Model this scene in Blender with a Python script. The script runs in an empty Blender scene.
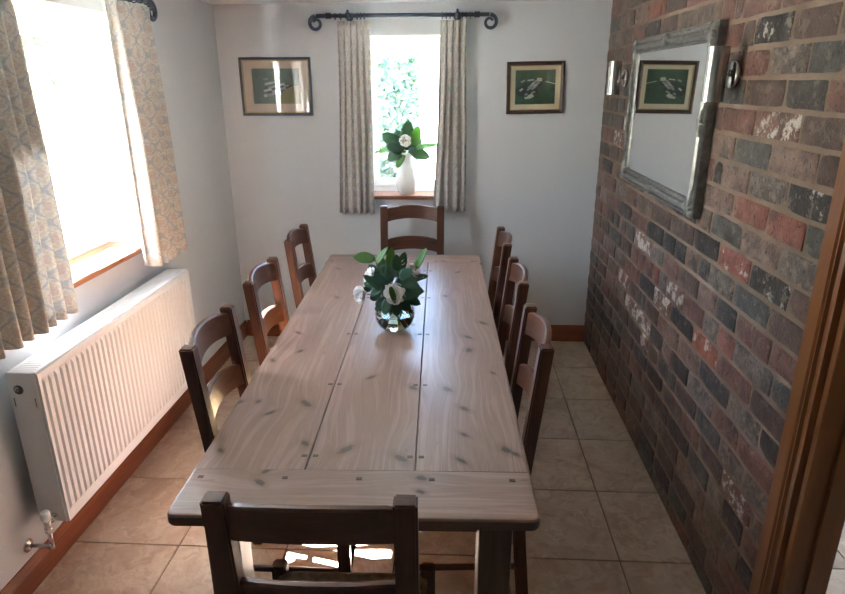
import bpy, bmesh, math, random
from mathutils import Vector, Matrix, Euler, noise

random.seed(7)
scene = bpy.context.scene
COL = scene.collection

# ------------------------------------------------------------------ camera
CAM_H = 1.806
cam_d = bpy.data.cameras.new('camera')
cam_d.sensor_width = 36.0
cam_d.lens = 621.02 / 845.0 * 36.0
cam_d.clip_start = 0.02
cam = bpy.data.objects.new('camera', cam_d)
COL.objects.link(cam)
PITCH, YAW, ROLL = 0.330746, 0.0553695, -0.003882
fwd = Vector((-math.sin(YAW) * math.cos(PITCH), math.cos(YAW) * math.cos(PITCH), -math.sin(PITCH)))
rgt0 = Vector((math.cos(YAW), math.sin(YAW), 0.0))
up0 = rgt0.cross(fwd)
rgt = rgt0 * math.cos(ROLL) + up0 * math.sin(ROLL)
upv = -rgt0 * math.sin(ROLL) + up0 * math.cos(ROLL)
cm = Matrix((rgt, upv, -fwd)).transposed().to_4x4()
cm.translation = Vector((0, 0, CAM_H))
cam.matrix_world = cm
scene.camera = cam

# ------------------------------------------------------------------ light
EXPOSURE = 2.08
scene.view_settings.view_transform = 'Standard'
scene.view_settings.look = 'None'
scene.view_settings.gamma = 1.0
scene.view_settings.use_curve_mapping = False
scene.view_settings.exposure = EXPOSURE
SUN_DIR = Vector((0.85, -0.20, -1.0)).normalized()      # the way the light travels

world = bpy.data.worlds.new('sky')
scene.world = world
world.use_nodes = True
wn = world.node_tree
wn.nodes.clear()
w_out = wn.nodes.new('ShaderNodeOutputWorld')
w_bg = wn.nodes.new('ShaderNodeBackground')
w_sky = wn.nodes.new('ShaderNodeTexSky')
w_sky.sky_type = 'NISHITA'
w_sky.sun_disc = False
w_sky.sun_elevation = math.asin(-SUN_DIR.z)
w_sky.sun_rotation = math.atan2(-SUN_DIR.x, -SUN_DIR.y)
w_sky.air_density = 1.0
w_sky.dust_density = 0.6
w_bg.inputs['Strength'].default_value = 0.85
wn.links.new(w_sky.outputs[0], w_bg.inputs['Color'])
wn.links.new(w_bg.outputs[0], w_out.inputs['Surface'])

sun_d = bpy.data.lights.new('sun', 'SUN')
sun_d.energy = 170.0
sun_d.angle = math.radians(0.6)
sun_d.color = (0.95, 0.975, 1.02)
sun = bpy.data.objects.new('sun', sun_d)
COL.objects.link(sun)
sun.rotation_euler = SUN_DIR.to_track_quat('-Z', 'Y').to_euler()
sun.location = (-6, 3, 8)

def portal(name, loc, direction, sx, sy):
    l = bpy.data.lights.new(name, 'AREA')
    l.shape = 'RECTANGLE'
    l.size, l.size_y = sx, sy
    l.cycles.is_portal = True
    o = bpy.data.objects.new(name, l)
    COL.objects.link(o)
    o.location = loc
    o.rotation_euler = Vector(direction).to_track_quat('-Z', 'Y').to_euler()
    return o

# ------------------------------------------------------------------ helpers
def obj(name, bm, mat, parent=None, smooth=False, loc=None, rot=None, sharp=None):
    me = bpy.data.meshes.new(name)
    bmesh.ops.recalc_face_normals(bm, faces=bm.faces[:])
    if smooth:
        for f in bm.faces:
            f.smooth = True
        if sharp is not None:
            for e in bm.edges:
                if len(e.link_faces) == 2 and e.calc_face_angle(0) > math.radians(sharp):
                    e.smooth = False
    bm.to_mesh(me)
    bm.free()
    mats = mat if isinstance(mat, (list, tuple)) else [mat]
    for m in mats:
        me.materials.append(m)
    o = bpy.data.objects.new(name, me)
    COL.objects.link(o)
    if parent is not None:
        o.parent = parent
    if loc is not None:
        o.location = loc
    if rot is not None:
        o.rotation_euler = rot
    if smooth and sharp is not None:
        wm = o.modifiers.new('face_weighted_shading', 'WEIGHTED_NORMAL')
        wm.keep_sharp = True
        wm.weight = 100
    return o

def inst(name, me, parent=None, loc=(0, 0, 0), rot=(0, 0, 0), scale=(1, 1, 1)):
    o = bpy.data.objects.new(name, me)
    COL.objects.link(o)
    o.parent = parent
    o.location = loc
    o.rotation_euler = rot
    o.scale = scale
    return o

def thing(name, label, cat, loc=(0, 0, 0), rotz=0.0, group=None):
    o = bpy.data.objects.new(name, None)
    COL.objects.link(o)
    o.empty_display_size = 0.1
    o.location = loc
    o.rotation_euler = (0, 0, rotz)
    o['label'] = label
    o['category'] = cat
    if group:
        o['group'] = group
    return o

def tag(o, label, cat, group=None):
    o['label'] = label
    o['category'] = cat
    if group:
        o['group'] = group
    return o

def struct(o, label=None):
    o['kind'] = 'structure'
    if label:
        o['label'] = label
    return o

def dup(root, loc, rotz, label):
    r = root.copy()
    COL.objects.link(r)
    r.location = loc
    r.rotation_euler = (0, 0, rotz)
    r['label'] = label
    for ch in list(root.children):
        c = ch.copy()
        COL.objects.link(c)
        c.parent = r
        for g in list(ch.children):
            d = g.copy()
            COL.objects.link(d)
            d.parent = c
    return r

def NB():
    return bmesh.new()

def box(bm, x0, x1, y0, y1, z0, z1, bevel=0.0, seg=2, mat=None, mi=0):
    t = bmesh.new()
    bmesh.ops.create_cube(t, size=1.0)
    for v in t.verts:
        v.co = Vector(((x0 + x1) / 2 + v.co.x * (x1 - x0), (y0 + y1) / 2 + v.co.y * (y1 - y0), (z0 + z1) / 2 + v.co.z * (z1 - z0)))
    if bevel > 0:
        bmesh.ops.bevel(t, geom=t.edges[:], offset=bevel, segments=seg, affect='EDGES', profile=0.5)
    join(bm, t, mat, mi)
    return bm

def join(bm, t, mat=None, mi=0):
    vm = {}
    for v in t.verts:
        vm[v] = bm.verts.new(mat @ v.co if mat is not None else v.co)
    for f in t.faces:
        try:
            nf = bm.faces.new([vm[v] for v in f.verts])
            nf.material_index = mi if mi else f.material_index
            nf.smooth = f.smooth
        except ValueError:
            pass
    t.free()

def lathe(bm, prof, n=24, mat=None, cap=True):
    """profile [(r, z)] turned about Z"""
    t = bmesh.new()
    rings = []
    for r, z in prof:
        if r < 1e-6:
            rings.append([t.verts.new((0, 0, z))])
        else:
            rings.append([t.verts.new((r * math.cos(2 * math.pi * i / n), r * math.sin(2 * math.pi * i / n), z)) for i in range(n)])
    for a, b in zip(rings, rings[1:]):
        for i in range(n):
            j = (i + 1) % n
            if len(a) == 1 and len(b) == 1:
                continue
            if len(a) == 1:
                t.faces.new((a[0], b[i], b[j]))
            elif len(b) == 1:
                t.faces.new((a[i], a[j], b[0]))
            else:
                t.faces.new((a[i], a[j], b[j], b[i]))
    if cap:
        for r in (rings[0], rings[-1]):
            if len(r) > 2:
                t.faces.new(r)
    for f in t.faces:
        f.smooth = True
    join(bm, t, mat)
    return bm

def tube(bm, pts, rad, n=8, cap=True):
    """round tube along pts; rad number or list"""
    pts = [Vector(p) for p in pts]
    rads = rad if isinstance(rad, (list, tuple)) else [rad] * len(pts)
    t = bmesh.new()
    rings = []
    prev_n = None
    for i, p in enumerate(pts):
        if i == 0:
            d = pts[1] - p
        elif i == len(pts) - 1:
            d = p - pts[i - 1]
        else:
            d = (pts[i + 1] - p).normalized() + (p - pts[i - 1]).normalized()
        d.normalize()
        if prev_n is None:
            a = Vector((0, 0, 1)) if abs(d.z) < 0.9 else Vector((1, 0, 0))
            nn = d.cross(a).normalized()
        else:
            nn = (prev_n - d * prev_n.dot(d)).normalized()
        prev_n = nn
        b = d.cross(nn)
        rings.append([t.verts.new(p + (nn * math.cos(2 * math.pi * k / n) + b * math.sin(2 * math.pi * k / n)) * rads[i]) for k in range(n)])
    for a, b in zip(rings, rings[1:]):
        for k in range(n):
            l = (k + 1) % n
            t.faces.new((a[k], a[l], b[l], b[k]))
    if cap:
        t.faces.new(rings[0])
        t.faces.new(rings[-1])
    for f in t.faces:
        f.smooth = True
    join(bm, t)
    return bm

def sweep_rect(bm, w, h, prof, closed_center=(0, 0)):
    """frame moulding: profile [(inset, depth)] swept with mitred corners about a w x h rectangle in XZ, depth towards -Y"""
    cx, cz = closed_center
    rings = []
    for ins, dep in prof:
        a, b = w / 2 - ins, h / 2 - ins
        rings.append([bm.verts.new((cx + sx * a, -dep, cz + sz * b)) for sx, sz in ((-1, -1), (1, -1), (1, 1), (-1, 1))])
    for r0, r1 in zip(rings, rings[1:]):
        for i in range(4):
            j = (i + 1) % 4
            bm.faces.new((r0[i], r0[j], r1[j], r1[i]))
    r0, r1 = rings[-1], rings[0]
    for i in range(4):
        j = (i + 1) % 4
        bm.faces.new((r0[i], r0[j], r1[j], r1[i]))
    return bm

def extrude_profile(bm, prof, axis, a0, a1):
    """closed 2-D profile extruded along an axis; prof are the other two coordinates in order"""
    def P(u, v, a):
        return {'x': (a, u, v), 'y': (u, a, v), 'z': (u, v, a)}[axis]
    A = [bm.verts.new(P(u, v, a0)) for u, v in prof]
    B = [bm.verts.new(P(u, v, a1)) for u, v in prof]
    n = len(prof)
    for i in range(n):
        j = (i + 1) % n
        bm.faces.new((A[i], A[j], B[j], B[i]))
    bm.faces.new(A)
    bm.faces.new(B)
    return bm

# ------------------------------------------------------------------ materials
class Nodes:
    def __init__(self, name):
        self.m = bpy.data.materials.new(name)
        self.m.use_nodes = True
        self.t = self.m.node_tree
        self.t.nodes.clear()
        self.out = self.t.nodes.new('ShaderNodeOutputMaterial')
    def n(self, typ, **kw):
        nd = self.t.nodes.new('ShaderNode' + typ)
        for k, v in kw.items():
            setattr(nd, k, v)
        return nd
    def set(self, sock, v):
        if hasattr(v, 'is_output') or isinstance(v, bpy.types.NodeSocket):
            self.t.links.new(v, sock)
        elif v is not None:
            if isinstance(v, (tuple, list)) and len(v) == 3 and sock.type == 'RGBA':
                v = (*v, 1.0)
            sock.default_value = v
    def math(self, op, a, b=None, c=None, clamp=False):
        nd = self.n('Math', operation=op, use_clamp=clamp)
        self.set(nd.inputs[0], a)
        if b is not None:
            self.set(nd.inputs[1], b)
        if c is not None:
            self.set(nd.inputs[2], c)
        return nd.outputs[0]
    def vmath(self, op, a, b=None, scale=None):
        nd = self.n('VectorMath', operation=op)
        self.set(nd.inputs[0], a)
        if b is not None:
            self.set(nd.inputs[1], b)
        if scale is not None:
            self.set(nd.inputs['Scale'], scale)
        return nd.outputs['Value'] if op in ('LENGTH', 'DOT_PRODUCT', 'DISTANCE') else nd.outputs[0]
    def mix(self, f, a, b, blend='MIX'):
        nd = self.n('Mix', data_type='RGBA', blend_type=blend)
        nd.clamp_factor = True
        self.set(nd.inputs[0], f)
        self.set(nd.inputs[6], a)
        self.set(nd.inputs[7], b)
        return nd.outputs[2]
    def ramp(self, f, stops, interp='LINEAR'):
        nd = self.n('ValToRGB')
        cr = nd.color_ramp
        cr.interpolation = interp
        while len(cr.elements) < len(stops):
            cr.elements.new(0.5)
        for e, (p, c) in zip(cr.elements, stops):
            e.position = p
            e.color = (*c, 1.0) if len(c) == 3 else c
        self.set(nd.inputs[0], f)
        return nd.outputs[0]
    def coord(self, kind='Object', scale=None, rand=0.0, add=None):
        tc = self.n('TexCoord')
        v = tc.outputs[kind]
        if rand:
            oi = self.n('ObjectInfo')
            r = self.math('MULTIPLY', oi.outputs['Random'], rand)
            cb = self.n('CombineXYZ')
            for i in range(3):
                self.set(cb.inputs[i], r)
            v = self.vmath('ADD', v, cb.outputs[0])
        if scale is not None:
            v = self.vmath('MULTIPLY', v, scale)
        return v
    def noise(self, v, scale=5.0, detail=3.0, rough=0.55, dist=0.0, color=False):
        nd = self.n('TexNoise')
        self.set(nd.inputs['Vector'], v)
        nd.inputs['Scale'].default_value = scale
        nd.inputs['Detail'].default_value = detail
        nd.inputs['Roughness'].default_value = rough
        nd.inputs['Distortion'].default_value = dist
        return nd.outputs['Color' if color else 'Fac']
    def voronoi(self, v, scale=5.0, feature='F1', rnd=1.0, out='Distance'):
        nd = self.n('TexVoronoi', feature=feature)
        self.set(nd.inputs['Vector'], v)
        nd.inputs['Scale'].default_value = scale
        nd.inputs['Randomness'].default_value = rnd
        return nd.outputs[out]
    def smooth(self, v, a, b):
        nd = self.n('MapRange', interpolation_type='SMOOTHSTEP')
        self.set(nd.inputs[0], v)
        nd.inputs[1].default_value = a
        nd.inputs[2].default_value = b
        nd.inputs[3].default_value = 0.0
        nd.inputs[4].default_value = 1.0
        return nd.outputs[0]
    def bump(self, h, strength=0.3, dist=0.002):
        nd = self.n('Bump')
        nd.inputs['Strength'].default_value = strength
        nd.inputs['Distance'].default_value = dist
        self.set(nd.inputs['Height'], h)
        return nd.outputs[0]
    def principled(self, color, rough=0.5, normal=None, metal=0.0, spec=0.5, **kw):
        p = self.n('BsdfPrincipled')
        self.set(p.inputs['Base Color'], color)
        self.set(p.inputs['Roughness'], rough)
        p.inputs['Metallic'].default_value = metal
        p.inputs['Specular IOR Level'].default_value = spec
        if normal is not None:
            self.set(p.inputs['Normal'], normal)
        for k, v in kw.items():
            self.set(p.inputs[k.replace('_', ' ')], v)
        self.p = p
        self.t.links.new(p.outputs[0], self.out.inputs['Surface'])
        return self.m

def plain(name, col, rough=0.5, metal=0.0, spec=0.5, var=0.08, nscale=30.0, **kw):
    N = Nodes(name)
    nz = N.noise(N.coord('Object'), nscale, 3)
    c = N.mix(nz, tuple(x * (1 - var) for x in col), tuple(min(1, x * (1 + var)) for x in col))
    return N.principled(c, rough, metal=metal, spec=spec, **kw)

def paint(name, col, rough=0.6, bump=0.06):
    N = Nodes(name)
    v = N.coord('Object')
    n1 = N.noise(v, 1.3, 3)
    n2 = N.noise(v, 180.0, 2)
    c = N.mix(n1, tuple(x * 0.975 for x in col), tuple(min(1, x * 1.015) for x in col))
    return N.principled(c, rough, N.bump(n2, bump, 0.001), spec=0.3)

def wood(name, dark, mid, light, axis='y', rough=0.35, ring=26.0, fine=150.0, rand=11.0, coat=0.0, spec=0.5, bump=0.12):
    """plain sawn wood, grain along one local axis"""
    N = Nodes(name)
    st = {'x': (0.06, 1, 1), 'y': (1, 0.06, 1), 'z': (1, 1, 0.06)}[axis]
    v = N.coord('Object', scale=st, rand=rand)
    warp = N.noise(v, 5.0, 3, color=True)
    v2 = N.vmath('ADD', v, N.vmath('SCALE', warp, scale=0.12))
    g1 = N.noise(v2, ring, 4, 0.6)
    g2 = N.noise(v2, fine, 3, 0.6)
    g = N.math('ADD', N.math('MULTIPLY', g1, 0.7), N.math('MULTIPLY', g2, 0.3))
    c = N.ramp(g, [(0.30, dark), (0.5, mid), (0.72, light)])
    r = N.math('ADD', N.math('MULTIPLY', g2, 0.16), rough - 0.08)
    m = N.principled(c, r, N.bump(g2, bump, 0.001), spec=spec)
    N.p.inputs['Coat Weight'].default_value = coat
    N.p.inputs['Coat Roughness'].default_value = 0.25
    return m

def glass_thin(name, tint=(1, 1, 1), ior=1.5, rough=0.0):
    N = Nodes(name)
    tr = N.n('BsdfTransparent')
    N.set(tr.inputs[0], tint)
    gl = N.n('BsdfGlossy')
    gl.inputs['Roughness'].default_value = rough
    fr = N.n('Fresnel')
    geo = N.n('NewGeometry')                       # same reflectance from either side of the sheet
    N.set(fr.inputs['IOR'], N.math('ADD', N.math('MULTIPLY', geo.outputs['Backfacing'], 1.0 / ior - ior), ior))
    mx = N.n('MixShader')
    N.set(mx.inputs[0], fr.outputs[0])
    N.set(mx.inputs[1], tr.outputs[0])
    N.set(mx.inputs[2], gl.outputs[0])
    N.t.links.new(mx.outputs[0], N.out.inputs['Surface'])
    return N.m

M = {}
M['wall'] = paint('wall_paint', (0.61, 0.64, 0.672))
M['hall_wall'] = paint('hall_warm_bounce_paint', (0.74, 0.66, 0.54))  # cream added to warm the daylight bounced onto the hall floor
M['ceiling'] = paint('ceiling_paint', (0.78, 0.79, 0.80))
M['reveal'] = paint('reveal_sunlit_paint', (0.85, 0.85, 0.84))  # brighter than the wall paint, sun glare put into the colour
M['upvc'] = plain('white_window_plastic', (0.86, 0.87, 0.88), 0.3, var=0.01)
M['glass'] = glass_thin('window_glass')
M['pic_glass'] = glass_thin('picture_glass')
M['rad'] = plain('radiator_enamel', (0.685, 0.71, 0.745), 0.28, var=0.015)
M['rad_dark'] = plain('slot_shadow_metal', (0.10, 0.10, 0.10), 0.6)
M['chrome'] = plain('chrome', (0.62, 0.62, 0.63), 0.16, metal=1.0, var=0.04)
M['steel'] = plain('brushed_steel', (0.50, 0.49, 0.48), 0.27, metal=1.0, var=0.06, nscale=60)
M['iron'] = plain('iron_flare_blue', (0.020, 0.036, 0.066), 0.42, var=0.2)  # blue tint of window flare mixed into the dark iron colour
M['skirting'] = wood('skirting_wood', (0.10, 0.028, 0.012), (0.20, 0.058, 0.022), (0.27, 0.085, 0.035), 'y', 0.32, 20, 90)
M['skirting_x'] = wood('skirting_wood_across', (0.10, 0.028, 0.012), (0.20, 0.058, 0.022), (0.27, 0.085, 0.035), 'x', 0.32, 20, 90)
M['sill'] = wood('sill_wood', (0.16, 0.06, 0.03), (0.30, 0.13, 0.065), (0.38, 0.18, 0.09), 'x', 0.3, 20, 90)
M['casing'] = wood('casing_wood', (0.105, 0.036, 0.011), (0.18, 0.064, 0.018), (0.235, 0.092, 0.028), 'z', 0.36, 14, 60)
for ax in 'xyz':
    M['chair_' + ax] = wood('chair_oak_' + ax, (0.040, 0.015, 0.009), (0.092, 0.034, 0.018), (0.150, 0.058, 0.029), ax, 0.34, 30, 130, bump=0.2)
M['mirror'] = plain('mirror_silvering', (0.86, 0.87, 0.87), 0.012, metal=1.0, var=0.0)

# ------------------------------------------------------------------ floor
XL, XR, YB, YN, ZC = -1.585, 0.955, 4.315, -3.6, 2.295
HX = 3.1                                   # far side of the hall beyond the doorway
TS, TX0, TY0 = 0.45, 0.6724, 3.8436        # tile pitch and one joint crossing

def tile_material():
    N = Nodes('travertine_tile')
    v = N.coord('Object', rand=37.0)
    w = N.noise(v, 2.6, 4, color=True)
    v2 = N.vmath('ADD', v, N.vmath('SCALE', w, scale=0.55))
    a = N.noise(v2, 4.4, 7, 0.68)
    b = N.noise(v2, 17.0, 5, 0.65)
    vein = N.smooth(N.math('ABSOLUTE', N.math('SUBTRACT', N.noise(v2, 4.6, 5, 0.6), 0.5)), 0.0, 0.035)
    c = N.ramp(a, [(0.30, (0.30, 0.205, 0.145)), (0.5, (0.42, 0.312, 0.232)), (0.70, (0.51, 0.40, 0.312))])
    c = N.mix(N.math('MULTIPLY', N.smooth(b, 0.50, 0.66), 0.6), c, (0.30, 0.20, 0.14))
    c = N.mix(N.math('MULTIPLY', N.math('SUBTRACT', 1.0, vein), 0.35), c, (0.58, 0.49, 0.405))
    oi = N.n('ObjectInfo')
    c = N.mix(N.math('MULTIPLY', oi.outputs['Random'], 0.22), c, (0.36, 0.27, 0.21))
    r = N.math('ADD', N.math('MULTIPLY', b, 0.2), 0.22)
    return N.principled(c, r, N.bump(b, 0.08, 0.001), spec=0.45)

M['tile'] = tile_material()
M['grout'] = plain('grout', (0.062, 0.038, 0.026), 0.9, var=0.2)
M['mortar_sub'] = M['grout']
floor = struct(obj('floor', box(NB(), XL - 0.3, HX + 0.1, YN - 0.1, YB + 0.3, -0.12, -0.006), M['grout']))

def tile_mesh(sx, sy):
    bm = NB()
    box(bm, -sx / 2, sx / 2, -sy / 2, sy / 2, -0.008, 0.0)
    bm.verts.ensure_lookup_table()
    top = [e for e in bm.edges if all(v.co.z > -0.001 for v in e.verts)]
    bmesh.ops.bevel(bm, geom=top, offset=0.0016, segments=1, affect='EDGES')
    me = bpy.data.meshes.new('tile')
    bm.to_mesh(me)
    bm.free()
    me.materials.append(M['tile'])
    return me

tile_cache = {}
for i in range(-6, 7):
    for j in range(-2, 18):
        x0, x1 = TX0 + i * TS, TX0 + (i + 1) * TS
        y1, y0 = TY0 - j * TS, TY0 - (j + 1) * TS
        x0, x1 = max(x0, XL), min(x1, HX)
        y0, y1 = max(y0, YN), min(y1, YB)
        if x1 - x0 < 0.03 or y1 - y0 < 0.03:
            continue
        sx, sy = round(x1 - x0 - 0.005, 4), round(y1 - y0 - 0.005, 4)
        if (sx, sy) not in tile_cache:
            tile_cache[(sx, sy)] = tile_mesh(sx, sy)
        inst('tile', tile_cache[(sx, sy)], floor, ((x0 + x1) / 2, (y0 + y1) / 2, 0.0))

# ------------------------------------------------------------------ walls and ceiling
struct(obj('ceiling', box(NB(), XL - 0.3, HX + 0.1, YN - 0.1, YB + 0.3, ZC, ZC + 0.12), M['ceiling']))

def wall_x(name, xin, xout, y0, y1, holes, mat, z0=0.0, z1=ZC):
    """wall across X between xin and xout with rectangular holes (ya, yb, za, zb)"""
    bm = NB()
    xa, xb = min(xin, xout), max(xin, xout)
    cur = y0
    for ya, yb, za, zb in sorted(holes):
        box(bm, xa, xb, cur, ya, z0, z1)
        if za > z0 + 1e-4:
            box(bm, xa, xb, ya, yb, z0, za)
        box(bm, xa, xb, ya, yb, zb, z1)
        cur = yb
    box(bm, xa, xb, cur, y1, z0, z1)
    return struct(obj(name, bm, mat))

def wall_y(name, yin, yout, x0, x1, holes, mat):
    bm = NB()
    ya_, yb_ = min(yin, yout), max(yin, yout)
    cur = x0
    for xa, xb, za, zb in sorted(holes):
        box(bm, cur, xa, ya_, yb_, 0, ZC)
        if za > 1e-4:
            box(bm, xa, xb, ya_, yb_, 0, za)
        box(bm, xa, xb, ya_, yb_, zb, ZC)
        cur = xb
    box(bm, cur, x1, ya_, yb_, 0, ZC)
    return struct(obj(name, bm, mat))

WL = (1.98, 3.01, 1.02, 2.115)      # window in the left wall: y0 y1 z0 z1
WB = (-0.665, -0.035, 1.045, 2.105)  # window in the back wall: x0 x1 z0 z1
DR = (0.62, 1.48, 0.0, 2.06)        # doorway in the brick wall: y0 y1 z0 z1
wall_x('wall_left', XL, XL - 0.28, YN - 0.1, YB + 0.28, [WL], M['wall'])
wall_y('wall_back', YB, YB + 0.28, XL, XR + 0.11, [WB], M['wall'])
wall_y('wall_near', YN, YN - 0.1, XL, HX, [], M['wall'])
wall_y('wall_hall_end', YB, YB + 0.28, XR + 0.11, HX, [], M['hall_wall'])
wall_x('wall_hall', HX, HX + 0.1, YN - 0.1, YB + 0.28, [(1.9, 3.7, 0.7, 2.05)], M['hall_wall'])  # unseen window opening, added and sized to brighten the hall floor
portal('portal_hall', (HX + 0.12, 2.8, 1.375), (-1, 0, 0), 1.8, 1.35)

# brick wall: mortar bed carrying single bricks
def mortar_material():
    N = Nodes('lime_mortar')
    v = N.coord('Object')
    a = N.noise(v, 6.0, 4)
    b = N.noise(v, 120.0, 4, 0.7)
    c = N.ramp(a, [(0.3, (0.175, 0.130, 0.100)), (0.55, (0.23, 0.172, 0.136)), (0.75, (0.28, 0.216, 0.174))])
    c = N.mix(N.math('MULTIPLY', N.smooth(b, 0.5, 0.75), 0.5), c, (0.16, 0.11, 0.08))
    return N.principled(c, 0.85, N.bump(N.math('ADD', b, N.math('MULTIPLY', a, 2.0)), 0.6, 0.004), spec=0.25)
M['mortar'] = mortar_material()
wall_right = wall_x('wall_right', XR, XR + 0.11, YN, YB, [DR], M['mortar'])

BRICK_BASE = {
    'r': ((0.124, 0.050, 0.036), (0.188, 0.084, 0.062), 0.22),
    'o': ((0.208, 0.060, 0.038), (0.256, 0.092, 0.064), 0.15),
    'b': ((0.064, 0.037, 0.027), (0.120, 0.066, 0.048), 0.12),
    't': ((0.108, 0.072, 0.053), (0.176, 0.120, 0.090), 0.30),
    'm': ((0.088, 0.070, 0.058), (0.200, 0.164, 0.136), 0.62),
    'g': ((0.040, 0.042, 0.037), (0.096, 0.094, 0.082), 0.22),
    'k': ((0.011, 0.011, 0.011), (0.037, 0.034, 0.032), 0.10),
    'K': ((0.010, 0.009, 0.008), (0.034, 0.028, 0.024), 0.60),
    'p': ((0.160, 0.098, 0.077), (0.240, 0.166, 0.136), 0.45),
    'w': ((0.140, 0.060, 0.044), (0.212, 0.116, 0.088), 1.0),  # white splashes; on low courses they also stand in for a window highlight
    'v': ((0.192, 0.052, 0.037), (0.240, 0.080, 0.060), 0.55),
    'W': ((0.240, 0.060, 0.027), (0.280, 0.092, 0.050), 0.65),
}

def brick_material(key):
    lo, hi, splash = BRICK_BASE[key]
    N = Nodes('brick_' + {'r': 'red', 'o': 'bright_red', 'b': 'brown', 't': 'tan', 'm': 'mottled', 'g': 'grey', 'k': 'black', 'K': 'black_speckled', 'p': 'pink', 'w': 'limewash_glint', 'v': 'red_flaked', 'W': 'orange_flaked'}[key])
    v = N.coord('Object', rand=53.0)
    a = N.noise(v, 11.0, 5, 0.65)
    b = N.noise(v, 34.0, 6, 0.72)
    f = N.noise(v, 120.0, 4, 0.75)
    t = N.math('ADD', N.math('MULTIPLY', a, 0.55), N.math('MULTIPLY', b, 0.45))
    oi = N.n('ObjectInfo')
    c = N.ramp(t, [(0.36, tuple(x * 0.55 for x in lo)), (0.46, lo), (0.60, hi)])
    c = N.mix(N.math('MULTIPLY', oi.outputs['Random'], 0.18), c, (0.080, 0.055, 0.042))
    # soot, iron stains and burnt ends
    st = N.smooth(N.noise(v, 7.5, 4, 0.6), 0.52, 0.66)
    c = N.mix(N.math('MULTIPLY', st, 0.62), c, (0.035, 0.028, 0.024))
    # limewash and smeared mortar left in the pores; low white bricks also paint a highlight
    th = 0.62 - 0.13 * splash
    lime = N.smooth(N.math('ADD', N.math('MULTIPLY', N.noise(v, 16.0, 4, 0.6), 0.6), N.math('MULTIPLY', b, 0.4)), th, th + 0.06)
    c = N.mix(N.math('MULTIPLY', lime, min(1.0, 0.45 + splash * 0.55)), c, (0.52, 0.48, 0.43) if key in 'wvWK' else (0.235, 0.178, 0.138))
    c = N.mix(N.math('MULTIPLY', N.smooth(f, 0.56, 0.70), 0.7), c, (0.028, 0.022, 0.020))
    # mortar smears with ragged edges, pits and burnt specks
    sm = N.smooth(N.noise(v, 24.0, 6, 0.7), 0.55, 0.61)
    c = N.mix(N.math('MULTIPLY', sm, 0.20 + 0.35 * splash), c, (0.27, 0.215, 0.172))
    pit = N.smooth(N.noise(v, 58.0, 4, 0.6), 0.595, 0.65)
    c = N.mix(N.math('MULTIPLY', pit, 0.75), c, (0.022, 0.017, 0.015))
    h = N.math('SUBTRACT', N.math('ADD', N.math('MULTIPLY', b, 1.6), N.math('MULTIPLY', f, 0.8)), N.math('MULTIPLY', pit, 0.8))
    return N.principled(c, N.math('ADD', N.math('MULTIPLY', b, 0.35), 0.34), N.bump(h, 0.8, 0.005), spec=0.4)

for kx in BRICK_BASE:
    M['brick_' + kx] = brick_material(kx)

COURSE = 0.0925
def brick_mesh(seed, length):
    """worn brick: rounded arrises, ragged outline; long side along local Y, face towards -X"""
    bm = NB()
    h = 0.0770
    inner_y = max(2, int(length / 0.045))
    ys = [0.0, 0.004] + [0.004 + (length - 0.008) * i / inner_y for i in range(1, inner_y)] + [length - 0.004, length]
    zs = [0.0, 0.004, h * 0.36, h * 0.66, h - 0.004, h]
    ny, nz = len(ys) - 1, len(zs) - 1
    grid = {}
    rl = random.Random(seed)
    chip = [(rl.choice((0, length)), rl.choice((0, h)), rl.uniform(0.008, 0.022)) for _ in range(2)]
    for iy in range(ny + 1):
        for iz in range(nz + 1):
            y, z = ys[iy], zs[iz]
            n1 = noise.noise(Vector((y * 38 + seed * 7.1, z * 38, seed * 3.3)))
            n2 = noise.noise(Vector((y * 38, z * 38 + seed * 5.7, seed * 1.3 + 9)))
            dx = 0.0022 * n1
            edge = iy in (0, ny) or iz in (0, nz)
            for cy, cz, cr in chip:
                d = math.hypot(y - cy, z - cz)
                if d < cr * 1.6:
                    dx += 0.0035 * (1 - d / (cr * 1.6))
            if edge:
                y += 0.0042 * n1
                z += 0.0036 * n2
                dx += 0.0018
            grid[iy, iz] = bm.verts.new((dx, y - length / 2, z - h / 2))
    for iy in range(ny):
        for iz in range(nz):
            bm.faces.new((grid[iy, iz], grid[iy + 1, iz], grid[iy + 1, iz + 1], grid[iy, iz + 1]))
    loop = [(iy, 0) for iy in range(ny)] + [(ny, iz) for iz in range(nz)] + [(iy, nz) for iy in range(ny, 0, -1)] + [(0, iz) for iz in range(nz, 0, -1)]
    back = [bm.verts.new((0.035, grid[k].co.y * 1.01, grid[k].co.z * 1.02)) for k in loop]
    for a in range(len(loop)):
        b = (a + 1) % len(loop)
        bm.faces.new((grid[loop[a]], grid[loop[b]], back[b], back[a]))
    bm.faces.new(back)
    bmesh.ops.recalc_face_normals(bm, faces=bm.faces[:])
    for f in bm.faces:
        f.smooth = True
    for e in bm.edges:
        if len(e.link_faces) == 2 and e.calc_face_angle(0) > 0.6:
            e.smooth = False
    me = bpy.data.meshes.new('brick')
    bm.to_mesh(me)
    bm.free()
    return me

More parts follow.
